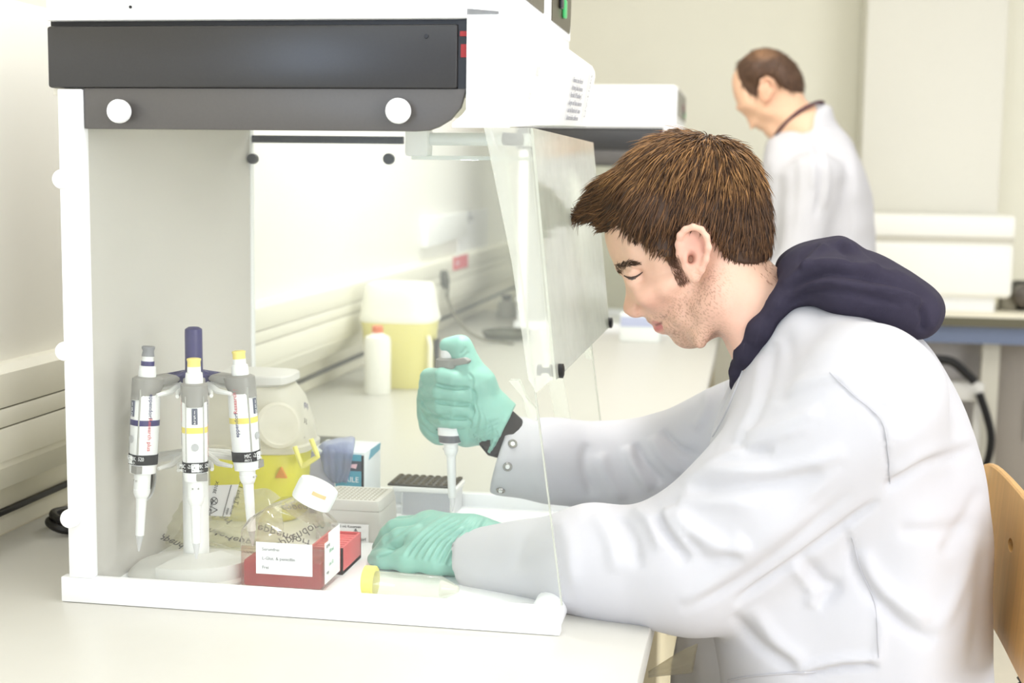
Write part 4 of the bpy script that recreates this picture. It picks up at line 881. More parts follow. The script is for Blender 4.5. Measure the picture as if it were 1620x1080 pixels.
# local half widths (m) and rounding depth (m)
ctl = [((970, 340), .052, .050), ((1000, 280), .066, .060), ((1090, 260), .074, .070), ((1160, 290), .075, .070), ((1190, 350), .070, .065), ((1110, 340), .077, .080), ((1040, 340), .073, .070),
       ((975, 400), .047, .045), ((1010, 400), .061, .050), ((1050, 400), .068, .060), ((1000, 440), .050, .034), ((988, 470), .0135, .012), ((992, 492), .0170, .013), ((983, 440), .014, .014), ((1012, 490), .026, .020), ((1030, 470), .050, .035), ((1060, 450), .062, .050),
       ((1030, 512), .027, .016), ((1045, 520), .028, .016), ((1060, 515), .040, .026), ((1062, 538), .026, .020), ((1085, 540), .032, .030), ((1080, 500), .055, .045), ((1110, 530), .048, .030), ((1120, 480), .066, .055), ((1150, 440), .068, .055), ((1150, 510), .058, .040), ((1165, 550), .050, .040),
       ((1200, 420), .064, .050), ((1210, 470), .060, .050), ((1240, 480), .062, .045), ((1230, 560), .075, .060), ((1290, 580), .095, .06)]
cp_ = np.array([hp(*c[0]) for c in ctl]); cw = np.array([c[1] for c in ctl]); cr_ = np.array([c[2] for c in ctl])
hx = np.arange(-.185, .155, .0016); hy = np.arange(MY-.105, MY+.106, .0018); hz = np.concatenate([np.arange(1.06, 1.16, .005), np.arange(1.16, 1.44, .0015)])
bx = np.concatenate([np.arange(-.62, -.185, .006), hx, np.arange(.155, .36, .006)]); by = np.concatenate([np.arange(MY-.30, MY-.105, .006), hy, np.arange(MY+.106, MY+.30, .006)]); bz = np.concatenate([np.arange(-.02, 1.06, .006), hz])
BODY = Field(bx, by, bz)
ixh, XX, YY, ZZ = BODY.sub((-.185, MY-.105, 1.06), (.155, MY+.105, 1.44))
gx, gz = np.meshgrid(XX.ravel().astype(float), ZZ.ravel().astype(float), indexing='ij')
d2 = -poly_sdf(gx, gz, PROF)
w = 1/((gx[..., None]-cp_[:, 0])**2+(gz[..., None]-cp_[:, 1])**2+2e-5)**1.6; w /= w.sum(-1, keepdims=True)
Wt, Rr = (w*cw).sum(-1), (w*cr_).sum(-1)
q = 1-np.minimum(d2/Rr, 1)
yl = (YY-MY)
Fh = (yl/Wt[:, None, :])**2+(q**2)[:, None, :]-1
BODY.D[ixh] = np.minimum(BODY.D[ixh], (Fh*.5*np.minimum(Wt, Rr)[:, None, :]).astype(np.float32))
for sd in (-1, 1):
    def m3(px, py, y): p = hp(px, py); return np.array([p[0], MY+sd*y, p[1]])
    BODY.ell(m3(1001, 438, .049), (.013, .010, .0095), k=.012, op='cut')                # eye socket
    BODY.ell(m3(1008, 438, .036), (.0118, .0115, .0112), k=.003)                        # eyeball and lid
    BODY.cone(m3(985, 424, .012), m3(1006, 418, .046), .0055, .0045, .010)              # brow ridge
    BODY.cone(m3(1022, 462, .046), m3(1070, 440, .062), .009, .006, .018)               # cheekbone
    BODY.ell(m3(1006, 492, .0125), (.0085, .0065, .0065), k=.006)                       # nostril wing
    BODY.ell(m3(1004, 500, .007), (.004, .003, .0025), k=.002, op='cut')
    BODY.cone(m3(1014, 488, .024), m3(1046, 508, .037), .0028, .0020, .007, op='cut')     # fold from nose to mouth
    BODY.cone(m3(1040, 512, .0), m3(1052, 505, .023), .0015, .0012, .003, op='cut')       # mouth line
    BODY.cone(m3(1036, 508, .0), m3(1049, 504, .018), .0032, .0018, .005)
    BODY.cone(m3(1041, 518, .0), m3(1051, 510, .018), .0042, .0020, .005)
    BODY.cone(m3(1110, 535, .045), m3(1135, 455, .064), .006, .008, .020)               # jaw corner
    # ear
    ex = lambda px, py, y: m3(px, py, y)
    rim = [ex(1090, 412, .074), ex(1081, 398, .078), ex(1079, 382, .081), ex(1082, 368, .085), ex(1090, 359, .087), ex(1102, 355, .089), ex(1114, 359, .090), ex(1122, 370, .090), ex(1125, 386, .089), ex(1121, 404, .086), ex(1114, 420, .082), ex(1105, 433, .078)]
    BODY.ell(ex(1101, 394, .078), (.017, .007, .028), k=.006)
    for i in range(len(rim)-1): BODY.cone(rim[i], rim[i+1], .0034, .0034, .004)
    BODY.ell(ex(1103, 430, .078), (.0065, .005, .0075), k=.004)
    BODY.ell(ex(1103, 378, .090), (.0085, .0045, .0105), k=.004, op='cut')
    BODY.ell(ex(1098, 402, .088), (.0065, .010, .0085), k=.004, op='cut')
    BODY.ell(ex(1097, 404, .082), (.0036, .012, .0050), k=.002, op='cut')
    BODY.ell(ex(1089, 402, .081), (.0035, .004, .006), k=.003)
    BODY.cone(ex(1150, 480, .056), ex(1195, 580, .040), .012, .010, .02)                 # neck muscle
# trunk, arms, legs underneath the clothes
SHY = .185
def b3(px, py, Y): return np.array(at(px, py, Y))
nsh, fsh = b3(1365, 632, MY-SHY+.015), np.array([.055, MY+SHY-.01, 1.10])
elN, wrN = b3(1085, 896, 1.485), b3(800, 888, 1.545)
elF, wrF = b3(985, 742, 1.80), b3(818, 714, 1.747)
pel = np.array([.175, MY, .66]); chest = np.array([.12, MY, 1.00]); top = np.array([.10, MY, 1.12])
R_ = lambda a: np.array([[math.cos(a), 0, math.sin(a)], [0, 1, 0], [-math.sin(a), 0, math.cos(a)]])
BODY.ell(chest, (.085, .145, .17), R_(.15), k=.05); BODY.ell(pel, (.095, .155, .11), k=.06); BODY.ell((.155, MY, .83), (.085, .14, .14), k=.05)
BODY.cone(nsh, fsh, .045, .045, .05); BODY.cone(top, (.04, MY, 1.18), .06, .05, .04)
for sh, el, wr in ((nsh, elN, wrN), (fsh, elF, wrF)):
    BODY.cone(sh, el, .040, .033, .03); BODY.cone(el, wr, .032, .021, .02)
for sd in (-1, 1):
    hip, knee, ank = np.array([.15, MY+sd*.095, .655]), np.array([-.27, MY+sd*.12, .655]), np.array([-.19, MY+sd*.12, .12])
    BODY.cone(hip, knee, .072, .050, .05); BODY.cone(knee, ank, .048, .034, .03); BODY.cone(ank+[0, 0, -.03], ank+[-.13, 0, -.075], .034, .028, .03)
from mathutils.bvhtree import BVHTree
def to_px(V):
    v = (V-np.array([0, 0, CAM_Z])) @ CAMM.T; return 810+FPX*v[:, 0]/v[:, 2], 540-FPX*v[:, 1]/v[:, 2]
def folds(V, N, lines, eye=(0, 0, CAM_Z)):
    """raise or sink cloth along traced crease lines on the side that faces the room"""
    px, py = to_px(V); fac = np.clip(-(N*((V-np.array(eye))/np.linalg.norm(V-np.array(eye), axis=1)[:, None])).sum(1)*1.6, 0, 1); D = np.zeros(len(V))
    for pts, sig, amp in lines:
        P = np.array(smooth2(pts)); lo, hi_ = P.min(0)-3*sig, P.max(0)+3*sig; m = (px > lo[0]) & (px < hi_[0]) & (py > lo[1]) & (py < hi_[1])
        if not m.any(): continue
        d = np.full(m.sum(), 1e9); tt = np.zeros(m.sum()); n = len(P)
        for i in range(n-1):
            a, b = P[i], P[i+1]; e = b-a; t = np.clip(((px[m]-a[0])*e[0]+(py[m]-a[1])*e[1])/(e@e+1e-9), 0, 1); q = np.hypot(px[m]-a[0]-t*e[0], py[m]-a[1]-t*e[1])
            w = q < d; d[w] = q[w]; tt[w] = ((i+t)/(n-1))[w]
        end = np.clip(np.minimum(tt, 1-tt)*5, 0, 1)**.7
        D[m] += amp*np.exp(-(d/sig)**2)*end
    return V+N*(D*fac)[:, None]
def smooth2(p, n=5):
    p = [np.asarray(q, float) for q in p]
    if len(p) < 3: return p
    out = []
    for i in range(len(p)-1):
        a, b, c, d = p[max(i-1, 0)], p[i], p[i+1], p[min(i+2, len(p)-1)]
        for k in range(n):
            t = k/n; out.append(.5*(2*b+(c-a)*t+(2*a-5*b+4*c-d)*t*t+(3*b-a-3*c+d)*t**3))
    return out+[p[-1]]
# finger placing: right hand closed round the held pipette, left hand resting on the working surface
PY_ = 1.722                                          # plane of the held pipette
def g3(px, py, dy=0.): return np.array(at(px, py, PY_+dy))
def right_hand(F, g=0.):
    k = .004
    wrist, = [g3(798, 672, .012)]
    palm = [g3(765, 640, .012), g3(735, 640, .026), g3(700, 640, .034)]
    # palm block behind the pipette
    F.cone(g3(787, 670, .013), g3(748, 652, .018), .0235+g, .031+g, .012)
    F.cone(g3(752, 622, .012), g3(745, 672, .014), .024+g, .026+g, .012)
    F.cone(g3(748, 640, .024), g3(695, 622, .036), .026+g, .016+g, .012); F.cone(g3(748, 660, .024), g3(698, 662, .036), .026+g, .016+g, .012)
    F.cone(g3(770, 655, .012), g3(720, 660, .03), .027+g, .025+g, .012)
    # four fingers: knuckle, first joint, second joint, tip
    rows = [(599, 0, 674, 595, 744, 603, .0104), (624, 0, 670, 619, 749, 626, .0102), (648, 0, 672, 643, 746, 648, .0096), (669, 0, 680, 664, 741, 667, .0087)]
    for i, (yk, ym, xp, yp, xt, yt, r) in enumerate(rows):
        r += g
        kn = g3(682-(i in (1, 2))*3, yk+6, .040); p1 = g3(xp+6, yp+2, .014); p2 = g3(xp+26, yp, -.0135); p3 = g3(xt-26, (yp+yt)/2, -.0175); tp = g3(xt-10, yt, -.013)
        F.chain([kn, p1, p2, p3, tp], [r*1.12, r*1.08, r, r*.97, r*.86], .0016)
    F.cone(g3(688, 612, .036), g3(690, 672, .036), .0185+g, .0185+g, .012); F.cone(g3(684, 668, .026), g3(735, 682, .020), .0135+g, .016+g, .012); F.cone(g3(684, 640, .030), g3(696, 686, .024), .016+g, .0125+g, .012)
    # thumb: leaves the side of the palm, rises along the pipette and presses the button
    F.chain([g3(772, 655, .006), g3(757, 606, .000), g3(737, 570, .000), g3(728, 547, .000), g3(708, 546, .000)], [.027+g, .0185+g, .0128+g, .0108+g, .0082+g], .012)
    F.cone(g3(729, 546, 0), g3(708, 546, 0), .0100+g, .0080+g, .004)
def left_hand(F, g=0.):
    Y0 = 1.585
    def q(px, py, dy=0.): return np.array(at(px, py, Y0+dy))
    k = .006
    F.cone(q(775, 872, -.004), q(740, 866, 0), .031+g, .034+g, .014)
    F.cone(q(740, 862, 0), q(672, 842, .022), .032+g, .022+g, .014); F.cone(q(740, 866, -.01), q(668, 862, -.012), .030+g, .020+g, .014)
    F.cone(q(710, 850, .01), q(680, 835, .022), .027+g, .0185+g, .012)
    # fingers bent down to the surface, index nearest the camera
    for (kx, ky, dy), (mx, my, d2), (tx, ty, d3), r in (
            ((662, 848, -.004), (632, 852, .000), (598, 877, .004), .0105), ((658, 836, .014), (626, 838, .020), (600, 866, .018), .0105),
            ((664, 831, .032), (634, 832, .042), (612, 852, .050), .0098), ((676, 832, .048), (650, 834, .060), (630, 848, .068), .0085)):
        kn, m_, t_ = q(kx, ky, dy), q(mx, my, d2), q(tx, ty, d3)
        F.chain([kn, m_, t_*.45+m_*.55+np.array([0, 0, .003]), t_], [r*1.25+g, r*1.12+g, r+g, r*.78+g], .0022)
    # thumb along the near side, tip beside the index finger
    F.chain([q(738, 880, -.020), q(690, 884, -.028), q(645, 886, -.026), q(608, 884, -.016), q(592, 884, -.010)], [.021+g, .0165+g, .0125+g, .0095+g, .0070+g], .008)
right_hand(BODY, -.0042); left_hand(BODY, -.0038)
BODY.cone(wrF, g3(778, 668, .014), .019, .019, .012); BODY.cone(wrN, at(765, 870, 1.585), .021, .024, .012)
Vb, Fb = BODY.mesh(); Vb = relax(Vb, Fb, 2, .45); Nb = normals(Vb, Fb)
Vb = folds(Vb, Nb, [([(986, 430), (1000, 426), (1018, 430)], 2.6, -.0016), ([(990, 434), (1002, 431), (1014, 431)], 2.6, .0012), ([(990, 446), (1004, 448), (1018, 442)], 2.6, -.0010), ([(1002, 480), (1011, 486), (1012, 497), (1006, 501)], 2.6, -.0016), ([(990, 486), (1000, 484), (1006, 490)], 5, .0008), ([(1046, 504), (1053, 503), (1058, 512)], 3, -.0012), ([(1012, 492), (1028, 500), (1048, 492)], 4, -.0006), ([(1040, 522), (1052, 524), (1060, 520)], 3, -.0010), ([(1066, 440), (1072, 455), (1068, 470)], 9, -.0010)])
MAN = thing('person', (.17, MY, 0), 'young man with short brown hair seated in a white coat, green gloves on both hands', 'person')
# skin tone: cheeks, lips and stubble are the skin's own colours
x_, y_, z_ = Vb.T; ya = np.abs(y_-MY)
tone = np.tile(np.array(lin((226, 186, 162))), (len(Vb), 1))
def paint(mask, c):
    global tone
    m = np.clip(mask, 0, 1)[:, None]; tone = tone*(1-m)+np.array(lin(c))*m
def near(px, py, y, r): p = hp(px, py); return np.exp(-(((x_-p[0])**2+(z_-p[1])**2+(ya-y)**2)/r**2))
paint(.45*near(1040, 470, .05, .030), (228, 166, 146)); paint(.5*near(995, 490, .008, .014), (222, 158, 142)); paint(.6*near(1100, 390, .085, .026), (230, 168, 152))
nA, nB = hp(1140, 470), hp(1215, 560); paint(.35*np.exp(-(seg2d(x_, z_, nA, nB)/.03)**2), (226, 172, 154))
paint(.75*near(1097, 404, .076, .0075), (150, 88, 74)); paint(.35*near(1103, 380, .083, .010), (206, 140, 122))  # ear hollows darkened, their shade painted into the skin
st = np.zeros(len(Vb))
for a_, b_, r_ in (((1066, 520), (1085, 540), .014), ((1085, 540), (1130, 520), .016), ((1080, 490), (1120, 470), .020), ((1100, 500), (1130, 440), .018), ((1045, 500), (1075, 490), .010), ((1020, 506), (1034, 506), .006)):
    st = np.maximum(st, np.exp(-(seg2d(x_, z_, hp(*a_), hp(*b_))/r_)**2))
rn = np.random.RandomState(3).rand(len(Vb)); paint(st*(.16+.5*(rn > .74)), (150, 112, 92))
paint(1.1*np.exp(-(seg2d(x_, z_, hp(1041, 518), hp(1050, 511))/.0052)**2)*(ya < .024), (206, 124, 122)); paint(.7*np.exp(-(seg2d(x_, z_, hp(1035, 509), hp(1047, 506))/.003)**2)*(ya < .022), (206, 130, 124))
paint(.9*np.exp(-(seg2d(x_, z_, hp(1039, 512.5), hp(1053, 505))/.0014)**2)*(ya < .027), (120, 60, 56))
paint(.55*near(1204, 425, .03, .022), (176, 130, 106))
SKIN = mat('skin', (226, 186, 162), .48, .35, noise=.03, nscale=180, bump=.10, bscale=900, sss=.12, attr='tone')
BOD = meshobj('body', Vb, Fb, SKIN, MAN, tone)
# eyes: lash line and a sliver of the eye under the lowered lid; brow hairs
HAIRM = mat('hair_brown', (96, 66, 42), .58, .35, noise=.25, nscale=120, attr='tone')
def lash(px0, px1, y0, y1, r, name, m, sd):
    pts = []
    for i in range(9):
        t = i/8; a = hp(px0[0]*(1-t)+px1[0]*t, px0[1]*(1-t)+px1[1]*t+2.0*math.sin(PI*t)); pts.append((a[0], MY+sd*(y0*(1-t)+y1*t), a[1]))
    b = MB(); b.tube(pts, [r*(.5+.6*math.sin(PI*(.15+.8*i/8))) for i in range(9)], 6); return b.build(name, m, MAN)
LASHM = mat('lash_dark', (64, 44, 36), .6)
# ---- hair: scalp shell plus many tapered locks
HF = Field(np.arange(-.225, .06, .0024), np.arange(MY-.10, MY+.101, .0024), np.arange(1.22, 1.46, .0024))
hair_px = [(960, 368), (948, 352), (930, 350), (916, 340), (938, 296), (960, 276), (988, 256), (1014, 232), (1044, 216), (1080, 209), (1110, 212), (1140, 218), (1168, 230), (1192, 255), (1208, 290), (1218, 330), (1221, 370), (1219, 404), (1200, 414), (1170, 412), (1154, 402), (1140, 380), (1128, 352), (1106, 340), (1086, 346), (1074, 370), (1070, 400), (1058, 402), (1046, 393), (1031, 384), (1010, 374), (994, 363), (976, 360)]
HP_ = spline_closed([hp(*p) for p in hair_px], 5)
ix, XX, YY, ZZ = HF.sub((-9, -9, -9), (9, 9, 9)); gx, gz = np.meshgrid(XX.ravel().astype(float), ZZ.ravel().astype(float), indexing='ij')
d2 = -poly_sdf(gx, gz, HP_); w = 1/((gx[..., None]-cp_[:, 0])**2+(gz[..., None]-cp_[:, 1])**2+2e-5)**1.6; w /= w.sum(-1, keepdims=True)
hfr = hp(925, 345)[0]; Wh = (w*cw).sum(-1)+.0065; Wh = Wh*np.clip(.35+.65*(gx-hfr)/.06, .42, 1)
# outer shell: rounded over the crown only, straight down at the hairline
crown = spline_closed([hp(*p) for p in [(940, 375), (916, 342), (938, 296), (960, 276), (988, 256), (1014, 232), (1044, 216), (1080, 209), (1110, 212), (1140, 218), (1168, 230), (1192, 255), (1208, 290), (1218, 330), (1221, 370), (1219, 404), (1212, 470), (1130, 560), (1000, 470)]], 5)
dc = -poly_sdf(gx, gz, crown); qq = 1-np.minimum(dc/.070, 1); Fo = ((YY-MY)/Wh[:, None, :])**2+(qq**2)[:, None, :]-1
Ff = (Fo*.5*.065); cut = np.minimum(-d2, .02)
HF.D[:] = np.maximum(Ff, cut[:, None, :]).astype(np.float32)
Vh, Fq = HF.mesh(); Vh = relax(Vh, Fq, 4, .5); Nh = normals(Vh, Fq)
rs = np.random.RandomState(7)
crownp = np.array([hp(1118, 228)[0], MY+.004, hp(1118, 228)[1]])
def flow(P, N):
    """lie direction of the hair: away from the whorl, down the sides, forward over the brow"""
    d = P-crownp; d = d-N*(d*N).sum(1)[:, None]; d /= np.linalg.norm(d, axis=1)[:, None]+1e-9
    side = np.clip((np.abs(P[:, 1]-MY)-.045)/.03, 0, 1)[:, None]; dn = np.tile([-.30, 0, -1.], (len(P), 1)); dn = dn-N*(dn*N).sum(1)[:, None]; dn /= np.linalg.norm(dn, axis=1)[:, None]+1e-9
    fw = np.tile([-1., 0, -.25], (len(P), 1)); fw = fw-N*(fw*N).sum(1)[:, None]; fw /= np.linalg.norm(fw, axis=1)[:, None]+1e-9
    f = np.clip((hp(1040, 300)[0]-P[:, 0])/.05, 0, 1)[:, None]
    v = d*(1-side)*(1-.6*f)+dn*side+fw*f*.9; return v/(np.linalg.norm(v, axis=1)[:, None]+1e-9)
def locks(V, N, idx, length, width, lift, seg=5, curl=.0, forward=None, cols=None, jitter=.35, sink=.002):
    P = V[idx].copy(); n = N[idx]; T = flow(P, n) if forward is None else np.tile(forward, (len(idx), 1))
    if forward is not None: T = T-n*(T*n).sum(1)[:, None]; T /= np.linalg.norm(T, axis=1)[:, None]+1e-9
    T = T+rs.randn(len(idx), 3)*jitter*.5; T /= np.linalg.norm(T, axis=1)[:, None]; L = length*(.6+.8*rs.rand(len(idx)))
    B = np.cross(T, n); B /= np.linalg.norm(B, axis=1)[:, None]+1e-9; vs = []; base = P-n*sink
    cv = (rs.rand(len(idx))-.5)*curl
    for s_ in range(seg+1):
        t = s_/seg; c = base+T*(L*t)[:, None]+n*((lift*(np.sin(PI*min(t*1.1, 1))*.7+.3*t)*(.5+rs.rand(len(idx))*1.0))[:, None] if False else (lift*(1.25*t-.9*t*t+.25)*1.0))+B*(cv*t*t)[:, None]
        c[:, 2] -= (L*t*t)*.10
        ww = width*(1-t)**.7*(.55+.45*min(1, t*5)); 
        for sx, sz in ((-1, 0), (0, .75), (1, 0), (0, -.5)): vs.append(c+B*(ww*sx)+n*(ww*sz))
    A = np.stack(vs, 1); m = len(idx); k = 4*(seg+1); Fs = []
    o = (np.arange(m)*k)[:, None]
    for s_ in range(seg):
        for e in range(4):
            Fs.append(o+np.array([[s_*4+e, s_*4+(e+1) % 4, s_*4+4+(e+1) % 4, s_*4+4+e]]))
    return A.reshape(-1, 3), np.concatenate(Fs), np.repeat(cols, k, 0)
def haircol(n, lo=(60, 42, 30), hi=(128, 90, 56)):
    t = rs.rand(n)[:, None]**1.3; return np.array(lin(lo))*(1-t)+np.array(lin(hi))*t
outer = (Nh[:, 2] > -.75)
skinmask = np.ones(len(Vh), bool)
pick = lambda m, n: rs.choice(np.flatnonzero(m), n)
allV, allF, allC = [Vh], [Fq], [np.tile(np.array(lin((70, 50, 36))), (len(Vh), 1))*(.8+.4*rs.rand(len(Vh))[:, None])]
def addl(res):
    off = sum(len(v) for v in allV); allV.append(res[0]); allF.append(res[1]+off); allC.append(res[2])
on = outer & (np.abs(Nh[:, 1]) < 2)
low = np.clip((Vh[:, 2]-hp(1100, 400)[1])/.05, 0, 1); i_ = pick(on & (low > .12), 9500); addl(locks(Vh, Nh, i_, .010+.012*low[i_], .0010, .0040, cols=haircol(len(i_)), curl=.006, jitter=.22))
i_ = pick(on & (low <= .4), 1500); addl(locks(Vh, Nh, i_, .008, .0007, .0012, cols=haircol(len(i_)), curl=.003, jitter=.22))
tp_ = on & (Vh[:, 2] > hp(1100, 290)[1]); i_ = pick(tp_, 3200); addl(locks(Vh, Nh, i_, .024, .0010, .0055, cols=haircol(len(i_), (92, 64, 40), (184, 136, 84)), curl=.009, jitter=.26))  # top locks paler, overhead light put into their colour
fr_ = on & (Vh[:, 0] < hp(960, 300)[0]); i_ = pick(fr_, 800); addl(locks(Vh, Nh, i_, .020, .0010, .005, cols=haircol(len(i_)), curl=.01, forward=np.array([-.95, 0, -.10]), jitter=.26))
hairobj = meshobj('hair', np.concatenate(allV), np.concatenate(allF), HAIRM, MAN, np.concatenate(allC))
# brows, lashes, sideburns
allV, allF, allC = [], [], []
Nb = normals(Vb, Fb); side_ = np.abs(Nb[:, 1]) > .15
def region(pts, r, ymin):
    m = np.zeros(len(Vb), bool)
    for a_, b_ in zip(pts[:-1], pts[1:]): m |= seg2d(x_, z_, hp(*a_), hp(*b_)) < r
    return m & (ya > ymin) & (z_ > 1.15)
def local(px, py, px2, py2, r, ymin, n, L, wd, fwd, cols, lift=.001):
    global allV, allF, allC
    m = region([(px, py), (px2, py2)], r, ymin); i_ = np.flatnonzero(m)
    if len(i_) == 0: return
    i_ = rs.choice(i_, n); f = np.array([fwd[0], 0, fwd[1]]); addl(locks(Vb, Nb, i_, L, wd, lift, 3, .002, f, cols, .25, .0004))
BT = BVHTree.FromPolygons([tuple(v) for v in Vb], [tuple(int(i) for i in f) for f in Fb])
def skin_at(px, py, sd=-1):
    """point of the face under a traced spot; sd=+1 gives its mirror on the far side"""
    r = _ray(px, py); h = BT.ray_cast(Vector((0, 0, CAM_Z)), Vector(r/np.linalg.norm(r)))
    if h[0] is None: return None
    p, n = np.array(h[0]), np.array(h[1])
    if sd > 0: p[1] = 2*MY-p[1]; n[1] = -n[1]
    return p, n
def tuft(poly, n, L, wd, ang, cols, lift=.0006):
    """short hairs over a traced patch on both sides of the face; ang = lie in the picture, degrees"""
    poly = np.array(poly, float); lo, hi_ = poly.min(0), poly.max(0); got = 0; P, N = [], []
    while got < n:
        q_ = lo+rs.rand(400, 2)*(hi_-lo); ins = poly_sdf(q_[:, 0], q_[:, 1], poly) < 0
        for a_ in q_[ins][:n-got]:
            r_ = skin_at(*a_); got += 1
            if r_ is not None and abs(r_[0][1]-MY) < .11: P.append(r_[0]); N.append(r_[1])
    P, N = np.array(P), np.array(N); f = np.array([math.cos(math.radians(ang)), 0, -math.sin(math.radians(ang))])
    for sd in (-1, 1):
        Q, M_ = P.copy(), N.copy()
        if sd > 0: Q[:, 1] = 2*MY-Q[:, 1]; M_[:, 1] *= -1
        addl(locks(Q, M_, np.arange(len(Q)), L, wd, lift, 3, .002, f, haircol(len(Q), *cols), .3, .0003))
tuft([(967, 428), (972, 418), (985, 414), (998, 413), (1012, 418), (1000, 420), (988, 424), (976, 432)], 480, .007, .0004, -18, ((70, 50, 38), (116, 86, 64)))
tuft([(1054, 398), (1072, 402), (1082, 432), (1091, 440), (1080, 447), (1072, 448), (1064, 432), (1056, 412)], 620, .0060, .00032, 62, ((112, 82, 66), (168, 126, 102)))
tuft([(1046, 392), (1066, 396), (1070, 420), (1058, 414)], 260, .0070, .0004, 66, ((88, 62, 48), (136, 100, 76)))
local(1206, 414, 1226, 432, .011, .0, 200, .0045, .0003, (.3, -.95), haircol(200, (140, 104, 84), (176, 136, 112)))
meshobj('brows_and_sideburns', np.concatenate(allV), np.concatenate(allF), HAIRM, MAN, np.concatenate(allC))
for sd in (-1, 1):
    P_ = [skin_at(x, y, sd) for x, y in ((988, 436), (993, 438.5), (999, 439.5), (1006, 438), (1012, 434), (1017, 430))]
    P_ = [p+n*.0004 for p, n in [q for q in P_ if q is not None]]
    b = MB(); b.tube([Vector(p) for p in P_], [.0007, .0011, .0013, .0012, .0009, .0004][:len(P_)], 6); b.build('eyelashes', LASHM, MAN)
    P_ = [skin_at(x, y, sd) for x, y in ((994, 441), (1000, 442), (1006, 440.5))]; P_ = [p+n*.0001 for p, n in [q for q in P_ if q is not None]]
    b = MB(); b.tube([Vector(p) for p in P_], [.0005, .0009, .0005][:len(P_)], 6); b.build('eye_sliver', mat('eye_grey', (96, 84, 78), .2, .6), MAN)

# ------------------------------------------------------------------ clothes
COATM = mat('coat_cotton', (196, 195, 199), .85, .15, noise=.01, nscale=60, bump=.08, bscale=1600)
# ---- lab coat
trunk_px = [(1186, 548), (1160, 596), (1136, 660), (1120, 740), (1112, 830), (1112, 900), (1120, 960), (1128, 1010), (1134, 1079), (1120, 1180), (1130, 1330), (1580, 1330), (1572, 1180), (1563, 1079), (1564, 900), (1561, 800), (1553, 735), (1530, 662), (1494, 588), (1446, 528), (1382, 484), (1310, 464), (1252, 466), (1216, 500)]
TR_ = spline_closed([hp(*p) for p in trunk_px], 4)
CF = Field(np.arange(-.34, .335, .0042), np.arange(MY-.31, MY+.28, .0045), np.arange(.60, 1.30, .0042))
ix, XX, YY, ZZ = CF.sub((-9, -9, -9), (9, 9, 9)); gx, gz = np.meshgrid(XX.ravel().astype(float), ZZ.ravel().astype(float), indexing='ij')
d2 = -poly_sdf(gx, gz, TR_)
cc_ = [((1200, 520), .10, .05), ((1260, 490), .11, .05), ((1330, 500), .155, .07), ((1440, 560), .16, .09), ((1300, 600), .185, .10), ((1180, 620), .16, .08), ((1150, 760), .175, .10), ((1400, 760), .19, .12), ((1530, 760), .17, .12), ((1140, 950), .18, .09), ((1400, 950), .19, .12), ((1550, 1000), .17, .12), ((1300, 1250), .21, .10)]
ccp = np.array([hp(*c[0]) for c in cc_]); w = 1/((gx[..., None]-ccp[:, 0])**2+(gz[..., None]-ccp[:, 1])**2+2e-4)**1.3; w /= w.sum(-1, keepdims=True)
Wc, Rc = (w*np.array([c[1] for c in cc_])).sum(-1), (w*np.array([c[2] for c in cc_])).sum(-1)
q = 1-np.minimum(d2/Rc, 1); Fc = (np.abs(YY-MY)/Wc[:, None, :])**2.3+(q**2)[:, None, :]-1
CF.D[:] = (Fc*.5*.10).astype(np.float32)
# near sleeve
s0, s1, s2, s3 = np.array(nsh)+[0.005, .012, -.005], b3(1092, 890, 1.487), b3(940, 886, 1.505), b3(752, 889, 1.565)
CF.cone(s0, s1, .080, .068, .045); CF.cone(b3(1200, 800, 1.475), b3(1100, 880, 1.485), .066, .064, .03)
CF.cone(s1, s2, .062, .058, .035); CF.cone(s2, s3, .0575, .0405, .03)
CF.cone(b3(1085, 915, 1.487), b3(1000, 905, 1.49), .055, .05, .03)
# far sleeve
t0, t1, t1b, t2, t3 = fsh+[0, -.02, -.02], b3(1030, 742, 1.80), b3(960, 740, 1.795), b3(880, 730, 1.77), b3(801, 721, 1.745)
CF.cone(t0, t1, .078, .062, .04); CF.cone(t1, t1b, .060, .056, .03); CF.cone(t1b, t2, .054, .052, .03); CF.cone(t2, t3, .052, .0525, .02)
# cuffs end cleanly: trim at the cuff plane, hollow out the opening, hole at the neck
gX, gY, gZ = np.meshgrid(CF.xs, CF.ys, CF.zs, indexing='ij', sparse=True)
def trim(p, n, r):
    n = np.array(n)/np.linalg.norm(n); dist = (gX-p[0])*n[0]+(gY-p[1])*n[1]+(gZ-p[2])*n[2]; rad = np.sqrt((gX-p[0])**2+(gY-p[1])**2+(gZ-p[2])**2)
    m = rad < r; CF.D[m] = np.maximum(CF.D[m], dist[m])
cN = b3(747, 889, 1.566); dN = (s3-s2)/np.linalg.norm(s3-s2)+np.array([0, 0, -.18]); trim(cN, dN, .085)
cF = b3(790, 718, 1.745); dF = np.array([-.95, -.10, .24]); trim(cF, dF, .10)
CF.cone(cN+dN*.02, cN-dN*.006, .031, .030, .004, 'cut')
CF.cone(cF+dF*.03, cF-dF*.012, .036, .034, .004, 'cut')
nk0, nk1 = np.array([*hp(1178, 560)]), np.array([*hp(1270, 470)])
CF.cone((hp(1130, 505)[0], MY, hp(1130, 505)[1]), (hp(1262, 452)[0], MY, hp(1262, 452)[1]+.005), .062, .050, .012, 'cut')
CF.cone((hp(1150, 545)[0], MY, hp(1150, 545)[1]), (hp(1128, 660)[0], MY-.004, hp(1128, 660)[1]), .040, .010, .010, 'cut')
Vc, Fc_ = CF.mesh(); Vc = relax(Vc, Fc_, 3, .5); Nc = normals(Vc, Fc_)
